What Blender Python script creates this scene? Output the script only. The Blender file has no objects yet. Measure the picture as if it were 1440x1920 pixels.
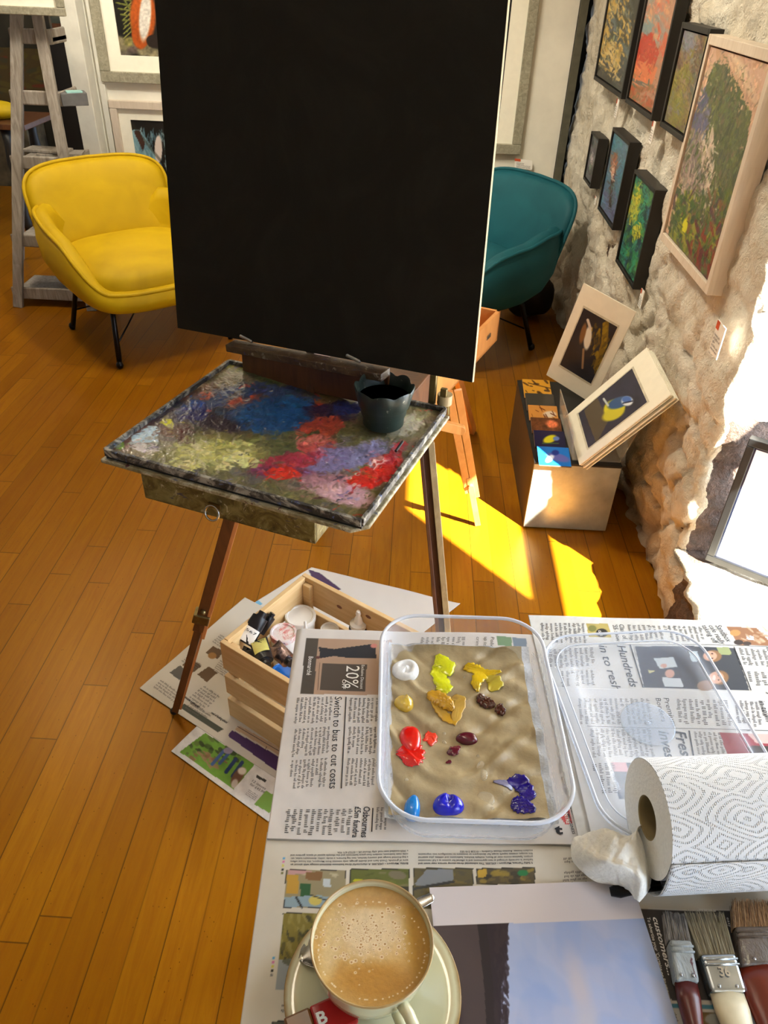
import bpy, math, random
import numpy as np
from mathutils import Vector, Matrix, noise
random.seed(7); RNG = np.random.default_rng(11)
S = bpy.context.scene; COL = S.collection
PI = math.pi

# ---------------------------------------------------------------- camera
FPX = 1420.0; IW, IH = 1440, 1920; CX, CY = 720.0, 960.0; HC = 1.46
def _n(v): v = np.array(v, float); return v / np.linalg.norm(v)
_Z = -_n([642 - CX, CY - 2900, FPX]); _Y = _n([805 - CX, CY + 74, FPX]); _Y = _n(_Y - (_Y @ _Z) * _Z)
_rh = lambda v: np.array([v[0], v[1], -v[2]])
_Z, _Y = _rh(_Z), _rh(_Y); _X = np.cross(_Y, _Z)
RM = np.array([_X, _Y, _Z]); EYE = np.array([0, 0, HC])
cam = bpy.data.objects.new('camera', bpy.data.cameras.new('camera')); COL.objects.link(cam)
cam.data.sensor_fit = 'VERTICAL'; cam.data.sensor_height = 24.0; cam.data.lens = 24.0 * FPX / IH
cam.data.clip_start = 0.02; cam.data.clip_end = 60
cam.matrix_world = Matrix.Translation(EYE) @ Matrix(RM.tolist()).to_4x4()
S.camera = cam
def ray(x, y): return _n(RM @ np.array([(x - CX) / FPX, (CY - y) / FPX, -1.0]))
def atz(x, y, z=0.0): d = ray(x, y); return EYE + d * (z - HC) / d[2]
def atx(x, y, k): d = ray(x, y); return EYE + d * k / d[0]
def aty(x, y, k): d = ray(x, y); return EYE + d * k / d[1]
def proj(P):
    P = np.asarray(P, float); c = (P - EYE) @ RM
    return CX + FPX * c[..., 0] / -c[..., 2], CY - FPX * c[..., 1] / -c[..., 2]

# ---------------------------------------------------------------- light
S.view_settings.view_transform = 'Standard'; S.view_settings.look = 'None'
S.view_settings.gamma = 1.0; S.view_settings.exposure = 0.0; S.view_settings.use_curve_mapping = False
W = bpy.data.worlds.new('sky'); S.world = W; W.use_nodes = True
W.node_tree.nodes['Background'].inputs[0].default_value = (0.55, 0.75, 1.0, 1)
W.node_tree.nodes['Background'].inputs[1].default_value = 3.0
def lamp(name, kind, loc, energy, color, aim=None, **kw):
    l = bpy.data.lights.new(name, kind); l.energy = energy; l.color = color
    for k, v in kw.items(): setattr(l, k, v)
    o = bpy.data.objects.new(name, l); COL.objects.link(o); o.location = loc
    if aim is not None:
        o.rotation_euler = (Vector(aim) - Vector(loc)).to_track_quat('-Z', 'Y').to_euler()
    return o
SUN = Vector((-0.733, 0.8325, -1.0))
lamp('sun', 'SUN', (3, -2, 4), 85, (1.0, 0.93, 0.80), aim=Vector((3, -2, 4)) + SUN, angle=0.012)
lamp('sky_light_through_window', 'AREA', (1.42, 1.13, 0.98), 54, (0.76, 0.87, 1.0), aim=(0.2, 1.0, 0.7), shape='RECTANGLE', size=0.9, size_y=1.3)
lamp('near_sky_fill_light', 'AREA', (1.42, -0.50, 1.0), 28, (0.66, 0.80, 1.0), aim=(0.2, 0.0, 0.7), shape='RECTANGLE', size=.85, size_y=1.3)  # added fill: cool light onto the table through an unseen near opening
for i, (x, y, e) in enumerate(((-0.4, 2.6, 17), (-1.9, 3.1, 24), (-0.2, 0.9, 4), (-2.2, 4.9, 12))):  # the weakest one, close to the table, is added warm fill
    lamp('ceiling_spot_or_fill', 'AREA', (x, y, 2.55), e, (1.0, 0.87, 0.66), aim=(x, y + .25, 0), shape='DISK', size=0.35)
lamp('wall_spot', 'SPOT', (-0.6, 2.4, 2.5), 105, (1.0, 0.89, 0.70), aim=(0.75, 2.8, 0.9), spot_size=1.5, spot_blend=0.8, shadow_soft_size=0.08)
lamp('picture_spot', 'SPOT', (-0.7, 2.9, 2.5), 125, (1.0, 0.93, 0.80), aim=(-0.8, 4.1, 1.15), spot_size=1.7, spot_blend=0.8, shadow_soft_size=0.08)

# ---------------------------------------------------------------- helpers
def L1(c): c = c / 255.0; return c / 12.92 if c <= 0.04045 else ((c + 0.055) / 1.055) ** 2.4
def lin(r, g, b): return (L1(r), L1(g), L1(b), 1.0)
def linA(a): a = np.clip(np.asarray(a, float), 0, 255) / 255; return np.where(a <= .04045, a / 12.92, ((a + .055) / 1.055) ** 2.4)

class MB:
    def __init__(s): s.v = []; s.f = []; s.uv = None
    def add(s, vs, fs):
        b = len(s.v); s.v.extend([tuple(map(float, p)) for p in vs]); s.f.extend([tuple(i + b for i in f) for f in fs]); return s
    def box(s, c, size, R=None):
        c = np.array(c, float); h = np.array(size, float) / 2
        pts = [np.array([x, y, z]) * h for x in (-1, 1) for y in (-1, 1) for z in (-1, 1)]
        if R is not None: pts = [np.array(R) @ p for p in pts]
        return s.add([c + p for p in pts], [(0, 1, 3, 2), (4, 6, 7, 5), (0, 4, 5, 1), (2, 3, 7, 6), (0, 2, 6, 4), (1, 5, 7, 3)])
    def bar(s, a, b, w, h, up=(0, 0, 1)):          # a rectangular bar from a to b
        a = np.array(a, float); b = np.array(b, float); d = b - a; L = np.linalg.norm(d); d /= L
        x = np.cross(d, np.array(up, float)); x /= np.linalg.norm(x); z = np.cross(x, d)
        return s.box((a + b) / 2, (w, L, h), np.array([x, d, z]).T)
    def hexa(s, bot, top):                          # eight corners, bottom quad then top quad
        return s.add(list(bot) + list(top), [(3, 2, 1, 0), (4, 5, 6, 7), (0, 1, 5, 4), (1, 2, 6, 5), (2, 3, 7, 6), (3, 0, 4, 7)])
    def slab(s, quad, off):                         # quad thickened by the vector off
        q = [np.array(p, float) for p in quad]; n = len(q); o = np.array(off, float)
        vs = q + [p + o for p in q]
        fs = [tuple(range(n))[::-1], tuple(range(n, 2 * n))] + [(i, (i + 1) % n, n + (i + 1) % n, n + i) for i in range(n)]
        return s.add(vs, fs)
    def tube(s, path, r, seg=10, cap=True, closed=False):
        path = [np.array(p, float) for p in path]; n = len(path)
        rs = r if hasattr(r, '__len__') else [r] * n
        vs = []; fs = []; prev = None
        for i, p in enumerate(path):
            if closed: d = path[(i + 1) % n] - path[i - 1]
            else: d = path[min(i + 1, n - 1)] - path[max(i - 1, 0)]
            d = d / (np.linalg.norm(d) + 1e-12)
            if prev is None:
                a = np.array([0, 0, 1.]) if abs(d[2]) < .9 else np.array([1., 0, 0]); x = np.cross(d, a)
            else: x = prev - d * (prev @ d)
            x /= np.linalg.norm(x); prev = x; y = np.cross(d, x)
            for k in range(seg):
                t = 2 * PI * k / seg; vs.append(p + rs[i] * (math.cos(t) * x + math.sin(t) * y))
        m = n if closed else n - 1
        for i in range(m):
            j = (i + 1) % n
            for k in range(seg):
                l = (k + 1) % seg; fs.append((i * seg + k, i * seg + l, j * seg + l, j * seg + k))
        if cap and not closed: fs += [tuple(range(seg))[::-1], tuple(range((n - 1) * seg, n * seg))]
        return s.add(vs, fs)
    def lathe(s, prof, c=(0, 0, 0), seg=48, rf=None, R=None):
        vs = []; fs = []; n = len(prof)
        for i, (r, z) in enumerate(prof):
            for k in range(seg):
                t = 2 * PI * k / seg; rr = r; zz = z
                if rf: rr, zz = rf(r, z, t, i)
                vs.append(np.array([rr * math.cos(t), rr * math.sin(t), zz]))
        for i in range(n - 1):
            for k in range(seg):
                l = (k + 1) % seg; fs.append((i * seg + k, i * seg + l, (i + 1) * seg + l, (i + 1) * seg + k))
        if prof[0][0] > 1e-6: fs.append(tuple(range(seg))[::-1])
        if prof[-1][0] > 1e-6: fs.append(tuple(range((n - 1) * seg, n * seg)))
        if R is not None: vs = [np.array(R) @ v for v in vs]
        return s.add([v + np.array(c, float) for v in vs], fs)
    def loft(s, rings, cap0=True, cap1=True, closed=True):
        n = len(rings[0]); vs = [p for r in rings for p in r]; fs = []
        for i in range(len(rings) - 1):
            for k in range(n if closed else n - 1):
                l = (k + 1) % n; fs.append((i * n + k, i * n + l, (i + 1) * n + l, (i + 1) * n + k))
        if cap0: fs.append(tuple(range(n))[::-1])
        if cap1: fs.append(tuple(range((len(rings) - 1) * n, len(rings) * n)))
        return s.add(vs, fs)
    def grid(s, fn, nu, nv):
        vs = [fn(i / (nu - 1), j / (nv - 1)) for j in range(nv) for i in range(nu)]
        return s.add(vs, [(j * nu + i, j * nu + i + 1, (j + 1) * nu + i + 1, (j + 1) * nu + i) for j in range(nv - 1) for i in range(nu - 1)])
    def ball(s, c, r, seg=20, R=None, fn=None):
        r = np.array(r if hasattr(r, '__len__') else (r, r, r), float); m = seg // 2
        vs = []; fs = []
        for i in range(m + 1):
            th = PI * i / m
            for k in range(seg):
                t = 2 * PI * k / seg; d = np.array([math.sin(th) * math.cos(t), math.sin(th) * math.sin(t), math.cos(th)])
                q = d * r
                if fn: q = fn(d, q)
                if R is not None: q = np.array(R) @ q
                vs.append(np.array(c, float) + q)
        for i in range(m):
            for k in range(seg):
                l = (k + 1) % seg; fs.append((i * seg + k, (i + 1) * seg + k, (i + 1) * seg + l, i * seg + l))
        return s.add(vs, fs)
    def build(s, name, m, parent=None, local=False, smooth=None, bevel=0, seg=2, origin=None, solid=0, sub=0):
        off = np.zeros(3)
        if not local:
            if parent is not None: off = world_loc(parent)
            else:
                A = np.array(s.v); off = np.array([A[:, 0].mean(), A[:, 1].mean(), A[:, 2].min()]) if origin is None else np.array(origin, float)
        me = bpy.data.meshes.new(name)
        me.from_pydata([tuple(np.array(p) - off) for p in s.v] if not local else s.v, [], s.f)
        me.validate(); me.update()
        o = bpy.data.objects.new(name, me); COL.objects.link(o)
        if m is not None: me.materials.append(m)
        if parent is not None: o.parent = parent
        elif not local: o.location = off
        if smooth:
            me.polygons.foreach_set('use_smooth', [True] * len(me.polygons))
            if smooth is not True: me.set_sharp_from_angle(angle=math.radians(smooth))
        if solid:
            md = o.modifiers.new('t', 'SOLIDIFY'); md.thickness = solid; md.offset = 0
        if bevel:
            md = o.modifiers.new('b', 'BEVEL'); md.width = bevel; md.segments = seg; md.limit_method = 'ANGLE'; md.angle_limit = 0.7
        if sub:
            md = o.modifiers.new('s', 'SUBSURF'); md.levels = sub; md.render_levels = sub
        return o
def world_loc(o):
    v = np.zeros(3)
    while o is not None: v += np.array(o.location); o = o.parent
    return v
def tag(o, label, cat, group=None, kind=None):
    o['label'] = label; o['category'] = cat
    if group: o['group'] = group
    if kind: o['kind'] = kind
    return o
def thing(name, label, cat, loc=(0, 0, 0), rotz=0, group=None):
    o = bpy.data.objects.new(name, None); COL.objects.link(o); o.empty_display_size = .05
    o.location = tuple(map(float, loc)); o.rotation_euler = (0, 0, rotz)
    return tag(o, label, cat, group)
def struct(mb, name, m, **kw): o = mb.build(name, m, **kw); o['kind'] = 'structure'; return o

# ---- materials
class NT:
    def __init__(s, name):
        s.m = bpy.data.materials.new(name); s.m.use_nodes = True; s.t = s.m.node_tree; s.b = s.t.nodes['Principled BSDF']
    def n(s, typ, **kw):
        nd = s.t.nodes.new('ShaderNode' + typ)
        for k, v in kw.items():
            if k.startswith('i_'):
                key = k[2:]; key = int(key) if key.isdigit() else key
                s.set(nd.inputs[key], v)
            else: setattr(nd, k, v)
        return nd
    def set(s, inp, v):
        if isinstance(v, bpy.types.NodeSocket): s.t.links.new(v, inp)
        elif v is not None: inp.default_value = v
    def math(s, op, a, b=None, c=None):
        nd = s.n('Math', operation=op); s.set(nd.inputs[0], a)
        if b is not None: s.set(nd.inputs[1], b)
        if c is not None: s.set(nd.inputs[2], c)
        return nd.outputs[0]
    def mix(s, f, a, b, blend='MIX'):
        nd = s.n('Mix', data_type='RGBA', blend_type=blend); s.set(nd.inputs[0], f); s.set(nd.inputs[6], a); s.set(nd.inputs[7], b); return nd.outputs[2]
    def ramp(s, f, stops):
        nd = s.n('ValToRGB'); s.set(nd.inputs[0], f); e = nd.color_ramp.elements
        e[0].position, e[0].color = stops[0]; e[1].position, e[1].color = stops[-1]
        for p, c in stops[1:-1]: q = e.new(p); q.color = c
        return nd.outputs[0]
    def noise(s, vec, scale, detail=4, rough=.55, dist=0):
        nd = s.n('TexNoise'); s.set(nd.inputs['Vector'], vec); nd.inputs['Scale'].default_value = scale
        nd.inputs['Detail'].default_value = detail; nd.inputs['Roughness'].default_value = rough; nd.inputs['Distortion'].default_value = dist
        return nd.outputs[0]
    def coords(s, scale=(1, 1, 1), kind='Object', rot=(0, 0, 0)):
        tc = s.n('TexCoord'); mp = s.n('Mapping'); s.t.links.new(tc.outputs[kind], mp.inputs[0])
        mp.inputs['Scale'].default_value = scale; mp.inputs['Rotation'].default_value = rot; return mp.outputs[0]
    def bump(s, h, strength=.3, dist=.01):
        nd = s.n('Bump'); s.set(nd.inputs['Height'], h); nd.inputs['Strength'].default_value = strength; nd.inputs['Distance'].default_value = dist
        s.t.links.new(nd.outputs[0], s.b.inputs['Normal'])
    def P(s, **kw):
        for k, v in kw.items(): s.set(s.b.inputs[k.replace('_', ' ')], v)
        return s
def flat(name, rgb, rough=.6, metal=0, var=.12, scale=30, bump=0, **kw):
    t = NT(name); c = lin(*rgb); v = t.coords()
    n = t.noise(v, scale); d = tuple(x * (1 - var * 2) for x in c[:3]) + (1,); e = tuple(min(1, x * (1 + var)) for x in c[:3]) + (1,)
    t.P(Base_Color=t.ramp(n, [(.3, d), (.7, e)]), Roughness=rough, Metallic=metal)
    if bump: t.bump(n, bump, .003)
    for k, x in kw.items(): t.set(t.b.inputs[k.replace('_', ' ')], x)
    return t.m
def wood(name, a, b, rough=.45, sc=(60, 4, 60), rings=1, spec=.5):
    t = NT(name); v = t.coords(sc); n = t.noise(v, 1.0, 6, .6, 1.2); k = t.noise(t.coords(), 6, 2)
    c = t.mix(t.math('MULTIPLY', k, .5), t.ramp(n, [(.3, lin(*a)), (.7, lin(*b))]), lin(*[x * .8 for x in a]))
    t.P(Base_Color=c, Roughness=rough); t.bump(n, .15, .002); return t.m
def vcol(name, rough=.5, bump=0, bscale=300, coat=0, **kw):
    t = NT(name); a = t.n('Attribute', attribute_name='Col'); t.P(Base_Color=a.outputs[0], Roughness=rough)
    if bump: t.bump(t.noise(t.coords(), bscale, 5), bump, .003)
    if coat: t.P(Coat_Weight=coat, Coat_Roughness=.08)
    for k, x in kw.items(): t.set(t.b.inputs[k.replace('_', ' ')], x)
    return t.m

# ---- a painted or printed flat surface: colours per vertex on a fine grid
class Art:
    def __init__(s, o, a, b, nu, nv, base, hf=None):     # origin corner, corner along u, corner along v
        s.o = np.array(o, float); s.eu = np.array(a, float) - s.o; s.ev = np.array(b, float) - s.o; s.nu, s.nv = nu, nv
        u, v = np.meshgrid(np.linspace(0, 1, nu), np.linspace(0, 1, nv)); s.u, s.v = u, v
        s.P = s.o + u[..., None] * s.eu + v[..., None] * s.ev
        s.x, s.y = proj(s.P); s.C = np.zeros((nv, nu, 3)) + np.array(base, float)
        s.H = np.zeros((nv, nu)) if hf is None else hf(u, v)
        s.H = s.H + 0.0; s.cm = None; s.N = np.cross(s.eu, s.ev); s.N /= np.linalg.norm(s.N)
    def _f(s, scale, seed):
        r = np.random.default_rng(seed); k = 24; g = r.random((k * 4, k * 4))
        X = (s.x - s.x.min()) / scale; Y = (s.y - s.y.min()) / scale
        xi = X.astype(int); yi = Y.astype(int); fx = X - xi; fy = Y - yi; fx = fx * fx * (3 - 2 * fx); fy = fy * fy * (3 - 2 * fy)
        G = lambda a, b: g[b % (k * 4), a % (k * 4)]
        return (G(xi, yi) * (1 - fx) + G(xi + 1, yi) * fx) * (1 - fy) + (G(xi, yi + 1) * (1 - fx) + G(xi + 1, yi + 1) * fx) * fy
    def fbm(s, scale, seed=1): return (s._f(scale, seed) * .5 + s._f(scale / 2, seed + 1) * .25 + s._f(scale / 4, seed + 2) * .15 + s._f(scale / 8, seed + 3) * .1)
    def clip(s, pts=None):
        if pts is None: s.cm = None; return s
        s.cm = None; m = np.zeros(s.x.shape, bool); n = len(pts)
        for i in range(n):
            x1, y1 = pts[i]; x2, y2 = pts[i - 1]; m ^= ((y1 > s.y) != (y2 > s.y)) & (s.x < (x2 - x1) * (s.y - y1) / ((y2 - y1) or 1e-9) + x1)
        s.cm = m.astype(float); return s
    def app(s, m, col):
        if s.cm is not None: m = m * s.cm
        s.C = s.C * (1 - m[..., None]) + np.array(col, float) * m[..., None]; return s
    def ell(s, c, r, col, ang=0, soft=.15, wob=0, seed=0):
        dx = s.x - c[0]; dy = s.y - c[1]; a = math.radians(ang)
        X = dx * math.cos(a) + dy * math.sin(a); Y = -dx * math.sin(a) + dy * math.cos(a)
        d = np.sqrt((X / r[0]) ** 2 + (Y / r[1]) ** 2)
        if wob: d = d + (s.fbm(max(r) * .9, seed + int(c[0])) - .5) * 2 * wob
        return s.app(np.clip((1 - d) / soft + .5, 0, 1), col)
    def poly(s, pts, col, al=1):
        m = np.zeros(s.x.shape, bool); n = len(pts)
        for i in range(n):
            x1, y1 = pts[i]; x2, y2 = pts[i - 1]
            c = ((y1 > s.y) != (y2 > s.y)) & (s.x < (x2 - x1) * (s.y - y1) / ((y2 - y1) or 1e-9) + x1); m ^= c
        return s.app(m * float(al), col)
    def line(s, pts, w, col, al=1):
        for (x1, y1), (x2, y2) in zip(pts[:-1], pts[1:]):
            dx, dy = x2 - x1, y2 - y1; t = np.clip(((s.x - x1) * dx + (s.y - y1) * dy) / (dx * dx + dy * dy + 1e-9), 0, 1)
            d = np.hypot(s.x - x1 - t * dx, s.y - y1 - t * dy); s.app(np.clip((w / 2 - d) + .5, 0, 1) * al, col)
        return s
    def mott(s, scale, amt, seed=3, tint=(1, 1, 1)):
        s.C = s.C * (1 + (s.fbm(scale, seed)[..., None] - .5) * 2 * amt * np.array(tint)); return s
    def blot(s, scale, thr, col, seed, soft=.06): return s.app(np.clip((s.fbm(scale, seed) - thr) / soft, 0, 1), col)
    def strokes(s, n, cols, ln, w, ang, box=None, seed=5, al=.8, jit=25):
        r = random.Random(seed); x0, y0, x1, y1 = box or (s.x.min(), s.y.min(), s.x.max(), s.y.max())
        for _ in range(n):
            cx, cy = r.uniform(x0, x1), r.uniform(y0, y1); L = ln * r.uniform(.5, 1.5); ww = w * r.uniform(.5, 1.4)
            a = math.radians(ang + r.uniform(-jit, jit)); dx = s.x - cx; dy = s.y - cy
            X = dx * math.cos(a) + dy * math.sin(a); Y = -dx * math.sin(a) + dy * math.cos(a)
            s.app(np.clip((1 - (np.abs(X / L) ** 3 + (Y / ww) ** 2)) * 2, 0, 1) * al, r.choice(cols))
        return s
    def smudge(s, n, ln, w, ang, box=None, seed=9, jit=40, val=.25, al=.75):
        r = random.Random(seed); x0, y0, x1, y1 = box or (s.x.min(), s.y.min(), s.x.max(), s.y.max())
        for _ in range(n):
            i, j = r.randrange(s.nv), r.randrange(s.nu); cx, cy = s.x[i, j], s.y[i, j]
            if not (x0 <= cx <= x1 and y0 <= cy <= y1): continue
            i2, j2 = min(s.nv - 1, max(0, i + r.randint(-9, 9))), min(s.nu - 1, max(0, j + r.randint(-9, 9)))
            col = s.C[i2, j2] * (1 + r.uniform(-val, val)) + np.array([r.uniform(-8, 8) for _ in range(3)]); L = ln * r.uniform(.4, 1.4); ww = w * r.uniform(.5, 1.3)
            a = math.radians(ang + r.uniform(-jit, jit)); k = int(max(L, ww) / max(.4, abs(s.x[0, 1] - s.x[0, 0]) + abs(s.y[0, 1] - s.y[0, 0])) * 1.3) + 3; k2 = int(max(L, ww) / max(.4, abs(s.x[1, 0] - s.x[0, 0]) + abs(s.y[1, 0] - s.y[0, 0])) * 1.3) + 3
            sl = (slice(max(0, i - k2), i + k2 + 1), slice(max(0, j - k), j + k + 1)); dx = s.x[sl] - cx; dy = s.y[sl] - cy
            X = dx * math.cos(a) + dy * math.sin(a); Y = -dx * math.sin(a) + dy * math.cos(a)
            m = np.clip((1 - (np.abs(X / L) ** 3 + (Y / ww) ** 2)) * 2, 0, 1)[..., None] * al; s.C[sl] = s.C[sl] * (1 - m) + col * m
        return s
    def build(s, name, m, parent=None, sides=0, local=False):
        P = s.P + s.H[..., None] * s.N; nu, nv = s.nu, s.nv
        off = world_loc(parent) if parent is not None else np.array([P[..., 0].mean(), P[..., 1].mean(), P[..., 2].min()])
        V = (P - off).reshape(-1, 3); i, j = np.meshgrid(np.arange(nu - 1), np.arange(nv - 1)); b = (j * nu + i).ravel()
        Fc = np.stack([b, b + 1, b + nu + 1, b + nu], 1)
        C = linA(s.C.reshape(-1, 3))
        if sides:                                     # give the sheet a thickness
            n0 = len(V); ring = list(range(nu)) + [k * nu + nu - 1 for k in range(1, nv)] + [(nv - 1) * nu + k for k in range(nu - 2, -1, -1)] + [k * nu for k in range(nv - 2, 0, -1)]
            V = np.vstack([V, V[ring] - s.N * sides]); C = np.vstack([C, C[ring]]); m_ = len(ring)
            q = [(ring[k], n0 + k, n0 + (k + 1) % m_, ring[(k + 1) % m_]) for k in range(m_)]
            faces = Fc.tolist() + q + ([] if s.H.any() else [tuple(range(n0 + m_ - 1, n0 - 1, -1))])
        else: faces = Fc.tolist()
        me = bpy.data.meshes.new(name); me.from_pydata(V.tolist(), [], faces); me.update()
        ca = me.color_attributes.new('Col', 'FLOAT_COLOR', 'POINT')
        ca.data.foreach_set('color', np.hstack([C, np.ones((len(C), 1))]).astype(np.float32).ravel())
        me.materials.append(m); o = bpy.data.objects.new(name, me); COL.objects.link(o)
        if parent is not None: o.parent = parent
        else: o.location = tuple(off)
        if s.H.any(): me.polygons.foreach_set('use_smooth', [True] * (len(Fc)) + [False] * (len(faces) - len(Fc)))
        return o

# ---- lettering
_tc = {}
def glyphs(txt, shear=0, bold=0):
    k = (txt, shear, bold)
    if k in _tc: return _tc[k]
    cu = bpy.data.curves.new('t', 'FONT'); cu.body = txt; cu.shear = shear; cu.offset = bold; cu.resolution_u = 2
    o = bpy.data.objects.new('t', cu); COL.objects.link(o); dg = bpy.context.evaluated_depsgraph_get(); dg.update()
    me = bpy.data.meshes.new_from_object(o.evaluated_get(dg))
    v = np.array([p.co[:2] for p in me.vertices]); f = [tuple(p.vertices) for p in me.polygons]
    bpy.data.objects.remove(o); bpy.data.curves.remove(cu); bpy.data.meshes.remove(me)
    _tc[k] = (v, f); return _tc[k]
def text(mb, txt, A, B, cap, nrm=(0, 0, 1), lift=.0006, shear=0, bold=0, hf=None):
    """lettering from world point A to world point B on the plane with normal nrm; cap height in metres"""
    v, f = glyphs(txt, shear, bold); A, B = np.array(A, float), np.array(B, float)
    x0, x1 = v[:, 0].min(), v[:, 0].max(); d = B - A; e1 = d / (x1 - x0); n = np.array(nrm, float)
    e2 = np.cross(n, d / np.linalg.norm(d))
    e2 = e2 * cap / .73
    P = A + (v[:, :1] - x0) * e1 + v[:, 1:2] * e2 + n * lift
    if hf is not None: P[:, 2] += hf(P[:, 0], P[:, 1])
    mb.add(P, f)
def body(mb, A, B, D, lines, lift=.0006, n=(0, 0, 1), dens=1.0, seed=None, hf=None, just=.9):
    """a column of small print: A start of the first line, B its end, D start of the last line"""
    r = random.Random(seed if seed is not None else int(abs(A[0] * 9e4) + abs(A[1]) * 1e4)); A, B, D = (np.array(p, float) for p in (A, B, D))
    eu = B - A; Lw = np.linalg.norm(eu); ev = D - A; Lh = np.linalg.norm(ev); n = np.array(n, float)
    pitch = Lh / max(lines - 1, 1); ch = pitch * .34 / dens
    for i in range(lines):
        w = Lw * (1 if r.random() < just else r.uniform(.3, .8)); x = Lw * (.03 if r.random() < .15 else 0)
        while x < w - ch * 2:
            k = r.randint(2, 8)
            for _ in range(k):
                if x > w - ch: break
                t = r.random(); lo = -.22 if t < .1 else 0; hi = .64 if t > .7 else .42
                a = A + eu * (x / Lw) + ev * (i / max(lines - 1, 1)); du = eu / Lw * ch * .52; pv = -ev / Lh * pitch
                q = [a + pv * lo, a + du + pv * lo, a + du + pv * hi, a + pv * hi]; q = [p + n * lift for p in q]
                if hf is not None: q = [p + np.array([0, 0, float(hf(p[0], p[1]))]) for p in q]
                mb.add(q, [(0, 1, 2, 3)]); x += ch
            x += ch * .8

# ---------------------------------------------------------------- shared materials
M = {}
def floor_mat():
    t = NT('varnished_boards'); tc = t.n('TexCoord'); sp = t.n('SeparateXYZ'); t.set(sp.inputs[0], tc.outputs['Object'])
    x, y = sp.outputs[0], sp.outputs[1]
    xs = t.math('DIVIDE', t.math('ADD', x, 10.0 * .061 * 10 + .506), .061)
    row = t.math('FLOOR', xs); fx = t.math('FRACT', xs)
    wn = t.n('TexWhiteNoise', noise_dimensions='1D'); t.set(wn.inputs['W'], row)
    ys = t.math('ADD', t.math('DIVIDE', y, .78), t.math('MULTIPLY', wn.outputs[0], 7.3)); bd = t.math('FLOOR', ys); fy = t.math('FRACT', ys)
    cb = t.n('CombineXYZ'); t.set(cb.inputs[0], row); t.set(cb.inputs[1], bd)
    w2 = t.n('TexWhiteNoise', noise_dimensions='2D'); t.set(w2.inputs['Vector'], cb.outputs[0])
    base = t.ramp(w2.outputs[0], [(0, lin(132, 82, 5)), (.4, lin(141, 89, 6)), (.7, lin(147, 94, 8)), (1, lin(156, 101, 12))])
    gr = t.noise(t.coords((70, 5, 10)), 1.0, 6, .65, .8)
    base = t.mix(t.ramp(gr, [(.38, (0, 0, 0, 1)), (.72, (.55, .55, .55, 1))]), base, lin(120, 62, 10))
    blot = t.noise(t.coords(), 3.2, 5, .6)
    base = t.mix(t.ramp(blot, [(.45, (0, 0, 0, 1)), (.75, (.4, .4, .4, 1))]), base, lin(140, 84, 14))
    kn = t.n('TexVoronoi'); t.set(kn.inputs['Vector'], t.coords((14, 9, 1))); 
    spot = t.math('LESS_THAN', kn.outputs['Distance'], .07)
    base = t.mix(t.math('MULTIPLY', spot, .7), base, lin(70, 32, 8))
    ev = t.math('MODULO', row, 2.0)                                  # every other gap is open, the others tight
    ed = t.math('MINIMUM', fx, t.math('SUBTRACT', 1.0, fx))
    wobble = t.math('MULTIPLY', t.noise(t.coords((3, 3, 3)), 1.0), .03)
    gsoft = t.math('LESS_THAN', ed, t.math('ADD', .006, wobble))
    left = t.math('LESS_THAN', fx, t.math('ADD', .013, wobble))
    g1 = t.math('MULTIPLY', left, t.math('LESS_THAN', ev, .5))
    ey = t.math('LESS_THAN', fy, .0035)
    gap = t.math('MAXIMUM', t.math('MAXIMUM', t.math('MULTIPLY', gsoft, .38), t.math('MULTIPLY', g1, .8)), t.math('MULTIPLY', ey, .7))
    base = t.mix(gap, base, lin(52, 30, 8))
    sc = t.noise(t.coords((2, 2, 2)), 60, 3)
    t.P(Base_Color=base, Roughness=t.math('ADD', .26, t.math('MULTIPLY', sc, .16)), Specular_IOR_Level=.4, Specular_Tint=(1, .55, .12, 1))
    h = t.math('SUBTRACT', t.math('MULTIPLY', gr, .25), gap); t.bump(h, .35, .0015)
    return t.m
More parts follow.
